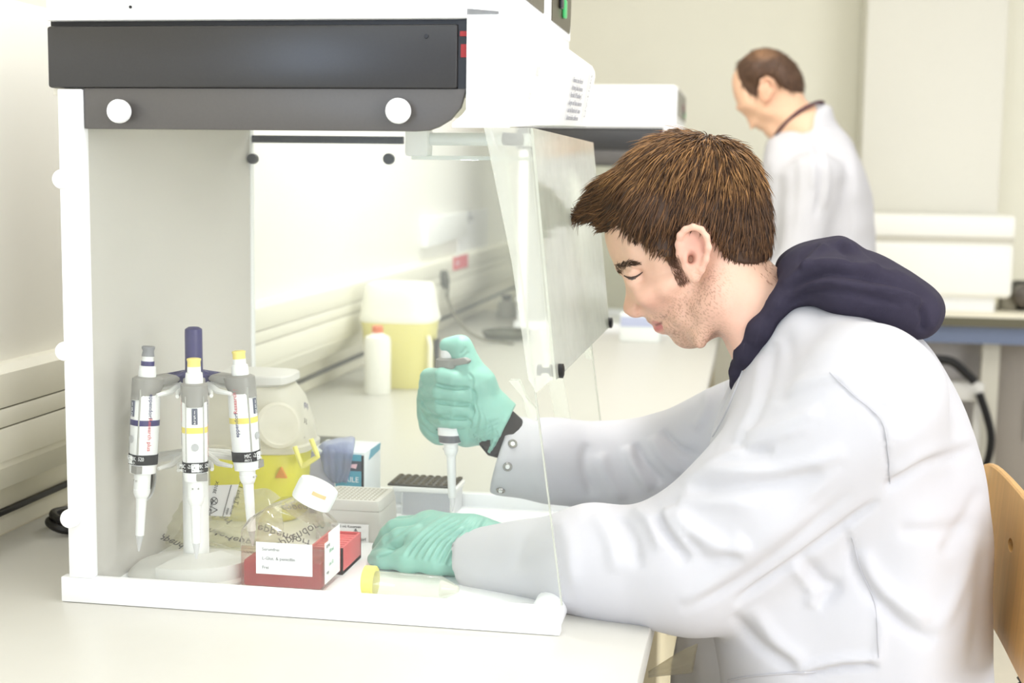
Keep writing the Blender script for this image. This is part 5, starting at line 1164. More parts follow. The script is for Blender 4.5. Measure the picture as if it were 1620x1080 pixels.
# broad and fine cloth ripples
Vc = Vc+Nc*(.0022*pnoise(Vc*[1, 1.4, .7], 34, 1)+.0011*pnoise(Vc, 75, 2))[:, None]
L = [  # near sleeve
    ([(1215, 625), (1300, 598), (1375, 590)], 12, .004), ([(1180, 690), (1240, 672), (1300, 650)], 10, .005), ([(1165, 700), (1185, 712), (1225, 712)], 8, -.004), ([(1110, 740), (1170, 712), (1290, 672)], 9, .0045),
    ([(1075, 762), (1130, 745), (1240, 745), (1340, 712)], 12, .006), ([(1090, 775), (1180, 768), (1300, 745)], 13, -.006), ([(1062, 800), (1090, 835), (1150, 868), (1180, 850)], 16, .008), ([(1072, 792), (1110, 790), (1200, 800)], 14, .003),
    ([(1085, 850), (1120, 880), (1175, 878)], 9, -.006), ([(1055, 800), (1060, 830), (1100, 870), (1150, 885)], 8, .005),
    ([(1040, 815), (1060, 850), (1090, 890)], 10, -.006), ([(1000, 800), (1030, 825), (1050, 870)], 12, .006), ([(975, 815), (1000, 850), (1010, 900)], 10, -.0045), ([(940, 810), (965, 850), (975, 905)], 13, .004), ([(880, 815), (900, 860), (905, 930)], 14, .003),
    ([(860, 815), (830, 850), (815, 900)], 12, -.0025), ([(1080, 955), (1160, 900), (1290, 800)], 11, .004), ([(1075, 965), (1200, 900), (1350, 775)], 9, -.0035), ([(1100, 930), (1210, 845), (1330, 740)], 10, .003),
    # shoulder seam and armpit fold
    ([(1310, 590), (1345, 625), (1390, 665), (1402, 720), (1405, 790)], 3.0, -.0022), ([(1316, 588), (1352, 622), (1397, 663), (1409, 720)], 5, .0012),
    ([(1400, 775), (1460, 735), (1545, 708)], 9, -.0075), ([(1405, 755), (1470, 715), (1548, 690)], 12, .005), ([(1390, 790), (1270, 880), (1160, 955)], 7, -.007),
    # back and side of the trunk
    ([(1390, 640), (1440, 600), (1470, 560)], 14, .004), ([(1420, 690), (1455, 630), (1470, 590)], 12, -.004), ([(1300, 500), (1380, 520), (1450, 570)], 16, .003), ([(1240, 520), (1250, 580), (1230, 640)], 12, -.004), ([(1205, 560), (1190, 640), (1160, 700)], 9, .005), ([(1225, 540), (1215, 610), (1185, 680)], 8, -.004),
    ([(1340, 835), (1365, 920), (1430, 990), (1480, 1015)], 10, -.007), ([(1360, 870), (1395, 930), (1470, 985)], 14, .006), ([(1345, 830), (1358, 900), (1380, 950)], 5, .003),
    ([(1270, 880), (1300, 920), (1320, 930), (1290, 960)], 12, -.006), ([(1250, 890), (1285, 935), (1280, 960)], 10, .004), ([(1160, 970), (1200, 1020), (1260, 1055)], 10, -.006), ([(1190, 960), (1230, 1015), (1275, 1050)], 12, .005),
    ([(1260, 1062), (1320, 1045), (1390, 1042)], 7, .006), ([(1265, 1072), (1330, 1056), (1392, 1052)], 5, -.006), ([(1490, 880), (1525, 830), (1552, 770)], 12, -.005), ([(1480, 1000), (1520, 920), (1545, 840)], 14, .005), ([(1535, 1060), (1550, 960), (1556, 870)], 10, -.004), ([(1420, 840), (1480, 840), (1548, 825)], 12, -.004),
    ([(1385, 1060), (1395, 990), (1385, 940)], 9, .003),
    # far sleeve
    ([(1005, 700), (1022, 735), (1050, 765)], 7, -.007), ([(990, 705), (1005, 740), (1030, 775)], 8, .007), ([(1030, 690), (1050, 725), (1080, 750)], 8, .006), ([(1048, 680), (1070, 705), (1105, 722)], 6, -.006), ([(950, 715), (960, 750), (985, 790)], 9, .005), ([(930, 700), (925, 740), (940, 785)], 9, -.004),
    ([(860, 700), (850, 740), (865, 780)], 12, .003), ([(1110, 590), (1120, 640), (1100, 680)], 8, .004), ([(1140, 580), (1146, 640), (1125, 720)], 5, -.005)]
Vc = folds(Vc, Nc, L)
COAT = meshobj('lab_coat', Vc, Fc_, COATM, MAN)
# seams, collar edge, cuff snaps, pocket, hem corner hanging in front
def bvh(V, F): return BVHTree.FromPolygons([tuple(v) for v in V], [tuple(int(i) for i in f) for f in F])
def hit(tree, px, py):
    r = _ray(px, py); r = r/np.linalg.norm(r); h = tree.ray_cast(Vector((0, 0, CAM_Z)), Vector(r)); return h
CT = bvh(Vc, Fc_)
def stitch(pts, r, name, m, up=.0004):
    P = []
    for p in smooth2(pts, 8):
        h = hit(CT, *p)
        if h[0] is not None: P.append(h[0]+h[1]*up)
    if len(P) > 2: b = MB(); b.tube(P, r, 6); return b.build(name, m, COAT)
SEAM = mat('coat_seam', (187, 186, 191), .85, .15)
stitch([(1313, 589), (1350, 624), (1394, 664), (1405, 715), (1408, 765)], .0006, 'shoulder_seam', SEAM)
stitch([(1348, 850), (1362, 900), (1385, 960), (1390, 1040)], .0005, 'side_seam', SEAM)
stitch([(1187, 556), (1172, 596), (1150, 650), (1128, 690)], .0013, 'front_edge', COATM)
SNAP = mat('snap_metal', (170, 168, 164), .25, .5, metal=1.)
for i, (x, y) in enumerate(((811, 702), (803, 738), (792, 775))):
    h = hit(CT, x, y)
    if h[0] is not None:
        b = MB(); n_ = h[1]; b.lathe([(.0060, 0), (.0060, .0010), (.0052, .0022), (.0040, .0022), (.0034, .0008)], h[0]+n_*.0001, n_, 24); b.mi = 1; b.lathe([(.0033, .0006), (.0026, .0018), (.0, .002)], h[0], n_, 16, cap=False); b.build('snap', [SNAP, OFFWH], COAT)
def sheet(rows, name, m, parent, thick=.0012, n=16, rip=.0015, f=9):
    b = MB(); g = []; rows = [smooth2(r, 6) for r in rows]; rows = list(map(list, zip(*[smooth2(c, 5) for c in zip(*rows)])))
    A = np.array(rows); nv_, nu_ = A.shape[0], A.shape[1]
    for j in range(nv_): g.append([b.bm.verts.new(tuple(A[j, i]+np.array([0, rip*math.sin(f*i/nu_*2+3*j/nv_), rip*.6*math.sin(7*j/nv_+4*i/nu_)]))) for i in range(nu_)])
    for j in range(nv_-1):
        for i in range(nu_-1): b.bm.faces.new((g[j][i], g[j][i+1], g[j+1][i+1], g[j+1][i]))
    o = b.build(name, m, parent, smooth=180); md = o.modifiers.new('thickness', 'SOLIDIFY'); md.thickness = thick; md.offset = 0; return o
def row(pts): return [np.array(at(*p)) for p in pts]
sheet([row([(1078, 985, 1.66), (1112, 975, 1.63), (1150, 965, 1.58)]), row([(1070, 1016, 1.67), (1110, 1010, 1.62), (1150, 1010, 1.55)]), row([(1062, 1062, 1.66), (1104, 1060, 1.60), (1150, 1060, 1.54)]), row([(1060, 1120, 1.66), (1104, 1120, 1.60), (1150, 1120, 1.54)])], 'front_panel', COATM, COAT, rip=.003)
sheet([row([(1104, 1018, 1.60), (1100, 1040, 1.60), (1096, 1062, 1.60)]), row([(1070, 1034, 1.605), (1068, 1052, 1.605), (1066, 1067, 1.605)]), row([(1026, 1062, 1.61), (1026, 1066, 1.61), (1026, 1071, 1.61)])], 'hem_corner', clear('thin_cloth_corner', (240, 237, 226), .45, (240, 236, 224), .5, .1), COAT, rip=.001)
stitch([(1152, 1076), (1200, 1068), (1290, 1062)], .0012, 'pocket_edge', SEAM)
# ---- knitted cuff showing between glove and sleeve, hooded top
HOODM = mat('hood_navy', (56, 52, 66), .9, .12, noise=.10, nscale=90, bump=.25, bscale=900)
b = MB(); k0, k1, k2 = Vector(g3(778, 670, .012)), Vector(g3(793, 686, .014)), Vector(at(860, 722, 1.772)); b.tube([k0, k1, k2], [.0300, .0325, .018], 24); b.build('black_cuff', mat('knit_black', (44, 38, 36), .9, .1, noise=.15, nscale=300), MAN)
GF = Field(np.arange(-.06, .25, .0034), np.arange(MY-.17, MY+.17, .0038), np.arange(1.12, 1.35, .0034))
def n3(px, py, y): p = hp(px, py); return np.array([p[0], MY+y, p[1]])
ringp = [(1174, 580, .030), (1184, 552, .048), (1203, 512, .060), (1230, 474, .064), (1262, 448, .056), (1288, 432, .030), (1292, 428, 0)]
for sd in (-1, 1):
    P = [n3(x, y, sd*v) for x, y, v in ringp]
    for i in range(len(P)-1): GF.cone(P[i], P[i+1], .0125, .0125 if i < 4 else .018, .012)
    GF.cone(n3(1172, 585, sd*.030), n3(1164, 606, sd*.012), .012, .008, .01)
    GF.cone(n3(1255, 448, sd*.06), n3(1330, 452, sd*.085), .017, .024, .02); GF.cone(n3(1330, 452, sd*.085), n3(1440, 497, sd*.065), .024, .021, .02)
Rt = lambda a: np.array([[math.cos(a), 0, -math.sin(a)], [0, 1, 0], [math.sin(a), 0, math.cos(a)]])
GF.ell(n3(1322, 428, 0), (.058, .095, .031), Rt(.10), .02); GF.ell(n3(1400, 462, 0), (.060, .098, .033), Rt(.42), .02); GF.ell(n3(1452, 494, 0), (.024, .080, .027), Rt(.9), .02)
GF.cone(n3(1250, 428, -.03), n3(1330, 392, -.03), .012, .012, .025); GF.cone(n3(1250, 428, .03), n3(1330, 392, .03), .012, .012, .025)
Vg, Fg = GF.mesh(); Vg = relax(Vg, Fg, 3, .5); Ng = normals(Vg, Fg); Vg = Vg+Ng*(.0018*pnoise(Vg, 60, 5))[:, None]
Vg = folds(Vg, Ng, [([(1235, 452), (1290, 418), (1350, 420), (1420, 432), (1480, 465)], 7, .0065), ([(1245, 460), (1300, 432), (1360, 436), (1430, 450), (1470, 475)], 6, -.007), ([(1240, 470), (1300, 447), (1370, 455), (1440, 468), (1456, 490)], 6, .006), ([(1244, 482), (1300, 458), (1370, 468), (1430, 484)], 4, -.004),
    ([(1270, 430), (1290, 400), (1310, 388)], 6, .005), ([(1262, 420), (1280, 396), (1296, 388)], 5, -.004), ([(1322, 384), (1345, 410), (1350, 420)], 6, -.005), ([(1360, 386), (1385, 412), (1415, 428)], 7, -.005), ([(1338, 382), (1365, 405), (1390, 425)], 7, .005), ([(1456, 482), (1462, 505), (1456, 525)], 5, -.006), ([(1478, 462), (1486, 490), (1472, 525)], 6, .003), ([(1185, 560), (1210, 512), (1245, 468)], 3, .002)])
meshobj('hooded_top', Vg, Fg, HOODM, MAN)
# ---- gloves
GLOVEM = mat('glove_nitrile', (158, 212, 196), .42, .35, noise=.06, nscale=25, bump=.06, bscale=700, sss=.05, attr='tone')
def glove(fn, lo, hi_, extra, lines, name, seed, colf):
    F = Field(np.arange(lo[0], hi_[0], .0013), np.arange(lo[1], hi_[1], .0013), np.arange(lo[2], hi_[2], .0013)); fn(F, .0012); extra(F)
    V, Q = F.mesh(); V = relax(V, Q, 2, .4); N = normals(V, Q); V = V+N*(.0005*pnoise(V, 130, seed)+.0003*pnoise(V, 300, seed+1))[:, None]; V = folds(V, N, lines)
    meshobj(name, V, Q, GLOVEM, MAN, colf(V))
def rx(F):
    F.cone(g3(778, 662, .012), g3(796, 676, .012), .0345, .0325, .008)
    p0, n0 = g3(789, 676, .012), np.array([.86, .1, -.42]); n0 /= np.linalg.norm(n0); X, Y, Z = F.xs[:, None, None], F.ys[None, :, None], F.zs[None, None, :]
    dist = (X-p0[0])*n0[0]+(Y-p0[1])*n0[1]+(Z-p0[2])*n0[2]; F.D = np.maximum(F.D, dist.astype(np.float32)-.006)
    F.cone(p0+n0*.02, p0-n0*.02, .031, .029, .001, 'cut')
    u_ = np.cross(n0, [0, 1, 0]); u_ /= np.linalg.norm(u_); v_ = np.cross(n0, u_)
    for i in range(24): F.cone(p0+n0*.003+(u_*math.cos(i*PI/12)+v_*math.sin(i*PI/12))*.0335, p0+n0*.003+(u_*math.cos((i+1)*PI/12)+v_*math.sin((i+1)*PI/12))*.0335, .0018, .0018, .003)
RL = [([(790, 640-6*k*0+0), (792, 660)], 3, 0.0)]
RL = [([(690, 608), (705, 612), (722, 614), (744, 613)], 2.2, -.0042), ([(688, 634), (700, 637), (722, 640), (746, 639)], 2.2, -.0042), ([(692, 659), (705, 661), (742, 662)], 2.2, -.0042), ([(741, 590), (748, 598), (748, 609)], 2.0, -.0028), ([(745, 615), (753, 624), (751, 636)], 2.0, -.0028), ([(743, 641), (750, 649), (748, 659)], 2.0, -.0028), ([(740, 664), (746, 670), (742, 678)], 2.0, -.0025)]
RL += [([(664, 628), (676, 648), (700, 664)], 2.0, -.0025), ([(660, 640), (675, 665), (696, 680)], 2.0, -.002), ([(664, 668), (680, 684), (700, 692)], 2.0, -.0025), ([(662, 606), (670, 622), (686, 628)], 2.5, .002)]
RL += [([(745+4*k, 628+5*k), (752+5*k, 650+5*k), (742+6*k, 690+2.5*k)], 2.2, (-.0011 if k % 2 else .0011)) for k in range(9)]
RL += [([(738, 692-3*k), (762, 700-6*k), (790, 690-7*k)], 2.0, -.0012) for k in range(5)]
RL += [([(726, 560), (733, 556), (738, 548)], 2, -.0014), ([(728, 566), (736, 562), (742, 556)], 2, -.0012), ([(738, 575), (746, 600), (752, 620)], 5, .0015), ([(744, 600), (750, 625), (746, 650)], 3, -.002)]
def rcol(V):
    px, py = to_px(V); t = np.clip(.5+.5*pnoise(V, 40, 9), 0, 1)[:, None]; a, c = np.array(lin((136, 188, 172))), np.array(lin((148, 198, 184))); return a*(1-t)+c*t
lo_, hi_ = g3(645, 730, -.06), g3(830, 525, .09)
glove(right_hand, (lo_[0]-.02, PY_-.055, lo_[2]-.02), (hi_[0]+.02, PY_+.085, hi_[2]+.03), rx, RL, 'right_glove', 11, rcol)
def lx(F):
    F.cone(np.array(at(745, 866, 1.585)), np.array(at(790, 875, 1.58)), .0365, .034, .01)
    for k in range(8): pass
LL = [([(712+7*k, 812+5*k*(k < 5)), (668+8.5*k, 842+3*k), (636+11*k, 880+2.2*k)], 3.0, .0022) for k in range(9)]
LL += [([(717+7*k, 814+5*k*(k < 5)), (673+8.5*k, 845+3*k), (641+11*k, 882+2.2*k)], 2.6, -.0020) for k in range(9)]
LL += [([(690, 812), (650, 836), (612, 862)], 3.5, .0016), ([(596, 881), (612, 876), (628, 866)], 1.8, -.004), ([(752, 836), (742, 866), (728, 892)], 2.5, .0018), ([(660, 826), (640, 838), (606, 858)], 3, -.0015)]
lo_, hi_ = at(570, 930, 1.585), at(800, 790, 1.585)
glove(left_hand, (lo_[0]-.02, 1.515, FZ-.006), (hi_[0]+.02, 1.69, hi_[2]+.03), lx, LL, 'left_glove', 21, lambda V: rcol(V)*.98+.01)
# ---- pipette in the hand
HPIP = pipette('pipette', 'pipette held upright in the raised green-gloved hand above the tip rack', 'white', None, ('', ''), None, low=.112, press=.006, mainlabel='paper')
pt, pb_ = Vector(g3(710, 578)), Vector(g3(716, 812)); ax_ = (pt-pb_).normalized()
HPIP.location = pt; HPIP.rotation_euler = (ax_.to_track_quat('Z', 'Y').to_matrix() @ Matrix.Rotation(math.radians(-18), 3, 'Z')).to_euler()
# ---- trousers and shoes (below the picture) so the figure sits on its chair
PF = Field(np.arange(-.42, .30, .008), np.arange(MY-.26, MY+.26, .008), np.arange(.05, .80, .008))
for sd in (-1, 1):
    hip, knee, ank = np.array([.15, MY+sd*.095, .655]), np.array([-.27, MY+sd*.12, .655]), np.array([-.19, MY+sd*.12, .13])
    PF.cone(hip, knee, .085, .062, .04); PF.cone(knee, ank, .060, .050, .03)
PF.ell((.17, MY, .68), (.11, .17, .10), k=.05)
Vp, Fp = PF.mesh(); meshobj('trousers', relax(Vp, Fp, 2), Fp, mat('denim', (58, 66, 92), .9, .1, noise=.12, nscale=60), MAN)
for sd in (-1, 1):
    f = Field(np.arange(-.40, -.10, .006), np.arange(MY+sd*.12-.07, MY+sd*.12+.07, .006), np.arange(.0, .18, .006)); a = np.array([-.19, MY+sd*.12, .05])
    f.cone(a+[0.02, 0, 0], a+[-.13, 0, -.012], .042, .036, .02); f.cone(a, a+[0, 0, .06], .042, .045, .02)
    f.D = np.maximum(f.D, (.003-f.zs)[None, None, :]*np.ones_like(f.D)); V, Q = f.mesh(); meshobj('shoe', relax(V, Q, 1), Q, BLACK, MAN)

# ------------------------------------------------------------------ his chair
PLY = mat('beech_plywood', (214, 164, 96), .38, .45, noise=.16, nscale=16, stretch=(1.2, 7, .35))
CHR = thing('lab_chair', (.17, MY, 0), 'plywood lab chair with an oval-holed backrest behind the seated man', 'chair')
BK0, BK1 = at(1562, 946, 1.8)[2], at(1562, 727, 1.8)[2]
def backpt(v, w): # v across (-1..1), w up (0..1)
    y = MY+.235*v; z = BK0+(BK1-BK0)*w; x = .304-.006*v*v+.010*(w-.5)
    return x, y, z
ys_ = [i/20 for i in range(-20, 21)]; b = MB()
def rr_(v): return 1-.06*abs(v)**6
outl = []
n = 64
for i in range(n):
    a = 2*PI*i/n; c, s_ = math.cos(a), math.sin(a); k = (abs(c)**5+abs(s_)**5)**(-1/5); outl.append((k*c, .5+.5*k*s_))
hy_ = at(1597, 862, MY); hole = [(.062*math.cos(2*PI*i/n), (hy_[2]-BK0)/(BK1-BK0)+.042*math.sin(2*PI*i/n)) for i in range(n)]
def ringx(pts, dx): return [(backpt(*p)[0]+dx, *backpt(*p)[1:]) for p in pts]
mids = [[(o[0]*t+h_[0]*(1-t), o[1]*t+h_[1]*(1-t)) for o, h_ in zip(outl, hole)] for t in (0, .25, .5, .75, .97, 1)]
rings = [ringx(m_, -.0045 if j < 5 else -.0025) for j, m_ in enumerate(mids)] + [ringx(m_, .0045 if j > 0 else .0025) for j, m_ in enumerate(mids[::-1])]
b.loft(rings+[rings[0]], False, False); b.build('backrest', PLY, CHR)
b = MB(); b.lathe([(.016, 0), (.016, .002)], (backpt(0, (hy_[2]-BK0)/(BK1-BK0))[0]+.0045, MY, hy_[2]), (1, 0, 0), 20); b.build('hole_plug', BLACK, CHR)
b = MB()
b.tube([(.345, MY+.03, .98), (.352, MY+.02, .88), (.35, MY, .72), (.30, MY, .575), (.17, MY, .56)], .011, 10); b.build('back_bar', CHROME, CHR)
b = MB(); pr = []
for i in range(40): pr.append((.0165 if i % 2 else .0130, .004*i))
b.lathe(pr, (.318, MY-.055, .775), (.12, .25, 1), 20); b.build('bellows', BLACK, CHR)
b = MB(); b.prism([(.17+.21*c_*(abs(c_)**4+abs(s_)**4)**-.25, MY+.205*s_*(abs(c_)**4+abs(s_)**4)**-.25) for c_, s_ in [(math.cos(i*PI/24), math.sin(i*PI/24)) for i in range(48)]], .556, .570, 'Z', .004); b.build('seat', PLY, CHR)
b = MB(); b.lathe([(.026, .09), (.026, .42), (.017, .42), (.017, .556)], (.17, MY, 0), n=20); b.build('column', BLACK, CHR)
for k in range(5):
    a = 2*PI*k/5+.3; b = MB(); b.tube([(.17, MY, .10), (.17+.15*math.cos(a), MY+.15*math.sin(a), .085), (.17+.27*math.cos(a), MY+.27*math.sin(a), .06)], [.024, .018, .014], 8); lg = b.build('foot_arm', BLACK, CHR)
    b = MB(); b.lathe([(.028, -.012), (.028, .012)], (.17+.27*math.cos(a), MY+.27*math.sin(a), .028), (-math.sin(a), math.cos(a), 0), 18); b.build('caster', BLACK, lg)

# ================================================================== the standing man in the background
SY = 4.30
def m2(px, py): p = at(px, py, SY); return np.array([p[0], p[2]])
def n2(px, py, y): p = at(px, py, SY); return np.array([p[0], SY+y, p[2]])
pr2 = [(1160, 118), (1158, 135), (1161, 152), (1164, 160), (1166, 166), (1164, 172), (1172, 178), (1180, 186), (1184, 196), (1190, 202), (1197, 202), (1200, 206), (1206, 206), (1212, 213), (1222, 215), (1236, 205), (1250, 240), (1300, 240), (1300, 175), (1276, 160), (1270, 140), (1266, 118), (1250, 95), (1224, 80), (1196, 79), (1174, 92)]
P2 = spline_closed([m2(*p) for p in pr2], 4)
c2_ = [((1200, 110), .072, .07), ((1245, 120), .076, .07), ((1170, 140), .052, .04), ((1185, 165), .055, .04), ((1180, 190), .020, .016), ((1198, 204), .028, .018), ((1216, 205), .036, .03), ((1215, 175), .064, .05), ((1240, 185), .064, .05), ((1260, 170), .060, .05), ((1280, 215), .085, .06)]
q2 = np.array([m2(*c[0]) for c in c2_])
F2 = Field(np.concatenate([np.arange(-.12, .16, .0050), np.arange(.16, .48, .010)]), np.arange(SY-.30, SY+.301, .0075), np.concatenate([np.arange(0, 1.46, .012), np.arange(1.46, 1.80, .0050)]))
ix, XX, YY, ZZ = F2.sub((-.2, SY-.11, 1.46), (.19, SY+.11, 1.80)); gx, gz = np.meshgrid(XX.ravel().astype(float), ZZ.ravel().astype(float), indexing='ij')
d2 = -poly_sdf(gx, gz, P2); w = 1/((gx[..., None]-q2[:, 0])**2+(gz[..., None]-q2[:, 1])**2+4e-5)**1.6; w /= w.sum(-1, keepdims=True)
Wt, Rr = (w*np.array([c[1] for c in c2_])).sum(-1), (w*np.array([c[2] for c in c2_])).sum(-1); q = 1-np.minimum(d2/Rr, 1)
F2.D[ix] = np.minimum(F2.D[ix], (((YY-SY)/Wt[:, None, :])**2+(q**2)[:, None, :]-1)*.5*np.minimum(Wt, Rr)[:, None, :]).astype(np.float32)
for sd in (-1, 1):
    rim = [n2(x, y, sd*v) for x, y, v in ((1206, 160, .074), (1201, 145, .078), (1204, 130, .083), (1213, 126, .086), (1222, 132, .087), (1222, 146, .084), (1216, 158, .080), (1209, 164, .076))]
    for i in range(7): F2.cone(rim[i], rim[i+1], .005, .005, .004)
    F2.ell(n2(1212, 144, sd*.076), (.016, .008, .030), k=.006)
    F2.ell(n2(1188, 203, sd*.012), (.008, .006, .006), k=.006)
x2, z2 = m2(1300, 240); shz = 1.44
F2.ell((.22, SY, 1.18), (.10, .16, .25), k=.06); F2.ell((.22, SY, .92), (.11, .16, .14), k=.06); F2.cone((.17, SY-.19, 1.41), (.17, SY+.19, 1.41), .042, .042, .05); F2.cone((.14, SY, 1.44), (.10, SY, 1.53), .06, .055, .04)
arms2 = []
for sd in (-1, 1):
    sh, el, wr = np.array([.165, SY+sd*.205, 1.395]), np.array([.13, SY+sd*.245, 1.12]), np.array([-.08, SY+sd*.14, 1.03]); arms2.append((sh, el, wr))
    F2.cone(sh, el, .036, .034, .03); F2.cone(el, wr, .036, .024, .02); F2.ell(wr+[-.045, 0, 0], (.05, .022, .036), k=.015)
    for k in range(4): F2.cone(wr+[-.075, (k-1.5)*.004, .026-.017*k], wr+[-.125+.008*abs(k-1), (k-1.5)*.002, .018-.018*k], .0095, .0075, .003)
    F2.cone(wr+[-.03, -sd*.01, .03], wr+[-.085, -sd*.03, .045], .012, .009, .008)
    F2.cone((.22, SY+sd*.095, .86), (.22, SY+sd*.10, .48), .085, .058, .05); F2.cone((.22, SY+sd*.10, .48), (.25, SY+sd*.10, .08), .054, .036, .03); F2.cone((.25, SY+sd*.10, .055), (.12, SY+sd*.11, .035), .038, .032, .02)
V2, Q2 = F2.mesh(); V2 = relax(V2, Q2, 2, .45)
MAN2 = thing('person', (.22, SY, 0), 'balding man in a white lab coat standing behind, looking down at the second hood', 'person')
px2, py2 = to_px(V2); tone = np.tile(np.array(lin((224, 182, 152))), (len(V2), 1)); ya2 = np.abs(V2[:, 1]-SY)
mk = np.exp(-(((px2-1212)/10)**2+((py2-145)/18)**2))*(ya2 > .06); tone = tone*(1-.5*mk[:, None])+np.array(lin((226, 150, 124)))*.5*mk[:, None]
meshobj('body', V2, Q2, SKIN, MAN2, tone)
H2F = Field(np.arange(-.12, .16, .0045), np.arange(SY-.10, SY+.10, .0045), np.arange(1.55, 1.80, .0045))
ix, XX, YY, ZZ = H2F.sub((-9, -9, -9), (9, 9, 9)); gx, gz = np.meshgrid(XX.ravel().astype(float), ZZ.ravel().astype(float), indexing='ij')
h2 = [(1166, 106), (1176, 92), (1196, 79), (1224, 78), (1250, 93), (1267, 116), (1271, 146), (1252, 148), (1232, 138), (1222, 126), (1208, 124), (1200, 140), (1198, 156), (1190, 152), (1180, 146), (1170, 128)]
oc = [(1150, 120), (1160, 104), (1174, 90), (1196, 77), (1224, 76), (1252, 91), (1269, 115), (1273, 150), (1260, 220), (1180, 215)]
d2 = -poly_sdf(gx, gz, spline_closed([m2(*p) for p in h2], 5)); dc = -poly_sdf(gx, gz, spline_closed([m2(*p) for p in oc], 5)); w = 1/((gx[..., None]-q2[:, 0])**2+(gz[..., None]-q2[:, 1])**2+4e-5)**1.6; w /= w.sum(-1, keepdims=True)
Wt = (w*np.array([c[1] for c in c2_])).sum(-1)+.006; q = 1-np.minimum(dc/.07, 1)
bald = .003*0
H2F.D[:] = np.maximum((((YY-SY)/Wt[:, None, :])**2+(q**2)[:, None, :]-1)*.033, np.minimum(-d2, .02)[:, None, :]).astype(np.float32)
V, Q = H2F.mesh(); V = relax(V, Q, 3); N = normals(V, Q); pxh, pyh = to_px(V)
thin = np.clip(1-np.hypot((pxh-1205)/32, (pyh-84)/16), 0, 1)[:, None]; colh = np.array(lin((84, 60, 44)))*(1-thin)+np.array(lin((150, 112, 82)))*thin
allV, allF, allC = [V], [Q], [colh*(.85+.3*rs.rand(len(V))[:, None])]
crownp = np.array([m2(1246, 92)[0], SY, m2(1246, 92)[1]]); MYs, MY = MY, SY
i_ = rs.choice(len(V), 1300); 
def flow(P, N):
    dn = np.tile([-.2, 0, -1.], (len(P), 1)); dn = dn-N*(dn*N).sum(1)[:, None]; return dn/(np.linalg.norm(dn, axis=1)[:, None]+1e-9)
addl(locks(V, N, i_, .02, .0014, .003, 3, cols=haircol(1300, (58, 42, 32), (120, 88, 62)))); MY = MYs
meshobj('hair', np.concatenate(allV), np.concatenate(allF), HAIRM, MAN2, np.concatenate(allC))
# coat
C2 = Field(np.arange(-.16, .48, .008), np.arange(SY-.36, SY+.361, .009), np.arange(.45, 1.62, .008))
tp2 = [(1226, 210), (1212, 226), (1204, 300), (1206, 420), (1210, 560), (1205, 760), (1400, 760), (1392, 560), (1384, 420), (1380, 340), (1372, 285), (1350, 225), (1322, 190), (1314, 168), (1290, 164), (1264, 174), (1244, 190)]
ix, XX, YY, ZZ = C2.sub((-9, -9, -9), (9, 9, 9)); gx, gz = np.meshgrid(XX.ravel().astype(float), ZZ.ravel().astype(float), indexing='ij')
d2 = -poly_sdf(gx, gz, spline_closed([m2(*p) for p in tp2], 4)); q = 1-np.minimum(d2/.10, 1)
zw = np.interp(gz, [.5, 1.0, 1.25, 1.40, 1.47, 1.53, 1.60], [.24, .20, .205, .20, .145, .085, .07])
C2.D[:] = ((np.abs(YY-SY)/zw[:, None, :])**2.3+(q**2)[:, None, :]-1)*.05
for sh, el, wr in arms2: C2.cone(sh, el, .070, .058, .04); C2.cone(el, wr, .056, .042, .03)
ca_, cb_ = m2(1219, 219), m2(1296, 160); cn_ = np.array([-(cb_-ca_)[1], (cb_-ca_)[0]]); cn_ /= np.linalg.norm(cn_)
cut_ = ((C2.xs[:, None]-ca_[0])*cn_[0]+(C2.zs[None, :]-ca_[1])*cn_[1]+0*C2.zs[None, :]); cut_ = np.where(C2.zs[None, :] > 1.46, cut_, -1)
C2.D = np.maximum(C2.D, cut_[:, None, :].astype(np.float32))
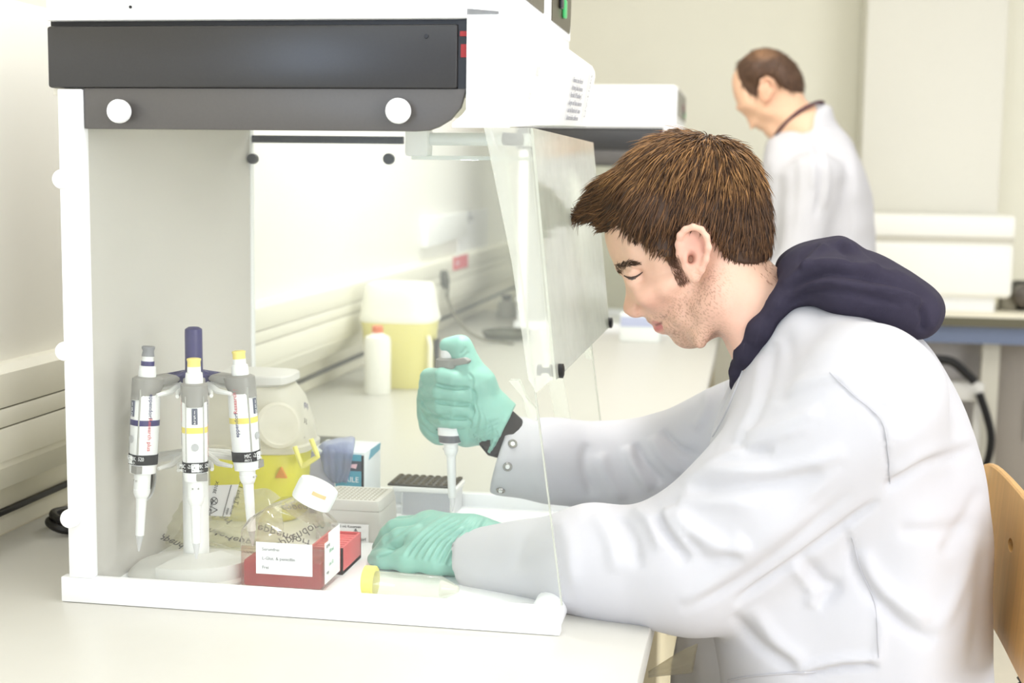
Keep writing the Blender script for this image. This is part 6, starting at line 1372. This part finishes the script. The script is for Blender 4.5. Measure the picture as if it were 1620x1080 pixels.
V, Q = C2.mesh(); V = relax(V, Q, 2); N = normals(V, Q); V = V+N*(.004*pnoise(V*[1, 1, .5], 26, 3)+.002*pnoise(V, 60, 4))[:, None]
V = folds(V, N, [([(1284, 215), (1296, 250), (1297, 300), (1290, 345)], 4, -.009), ([(1276, 210), (1286, 250), (1286, 300)], 6, .008), ([(1302, 230), (1308, 280), (1304, 330)], 6, .008), ([(1330, 200), (1350, 250), (1356, 320)], 9, .006), ([(1250, 240), (1255, 300), (1250, 370)], 8, -.005), ([(1340, 250), (1338, 320), (1342, 380)], 8, -.006), ([(1220, 240), (1224, 300), (1220, 370)], 9, .005)])
meshobj('lab_coat', V, Q, COATM, MAN2)
b = MB(); cpts = [n2(x, y, v) for x, y, v in ((1222, 216, 0), (1228, 212, -.035), (1244, 194, -.062), (1266, 176, -.064), (1290, 164, -.045), (1302, 162, 0), (1290, 164, .045), (1266, 176, .064), (1244, 194, .062), (1228, 212, .035), (1222, 216, 0))]
b.tube(smooth_path([Vector(p) for p in cpts]), .0055, 8); b.build('shirt_collar', mat('collar_plum', (78, 52, 62), .9, .1), MAN2)
b = MB()
T2 = Field(np.arange(.05, .36, .010), np.arange(SY-.22, SY+.221, .010), np.arange(.06, 1.0, .010))
for sd in (-1, 1): T2.cone((.22, SY+sd*.095, .86), (.22, SY+sd*.10, .48), .098, .075, .04); T2.cone((.22, SY+sd*.10, .48), (.25, SY+sd*.10, .11), .074, .060, .03)
V, Q = T2.mesh(); meshobj('trousers', relax(V, Q, 2), Q, mat('trousers_grey', (90, 92, 100), .9, .1), MAN2)
for sd in (-1, 1):
    f = Field(np.arange(.03, .32, .008), np.arange(SY+sd*.10-.07, SY+sd*.10+.08, .008), np.arange(-.01, .15, .008)); f.cone((.25, SY+sd*.10, .05), (.11, SY+sd*.11, .04), .045, .040, .02)
    f.D = np.maximum(f.D, (.003-f.zs)[None, None, :]*np.ones_like(f.D)); V, Q = f.mesh(); meshobj('shoe', relax(V, Q, 1), Q, BLACK, MAN2)
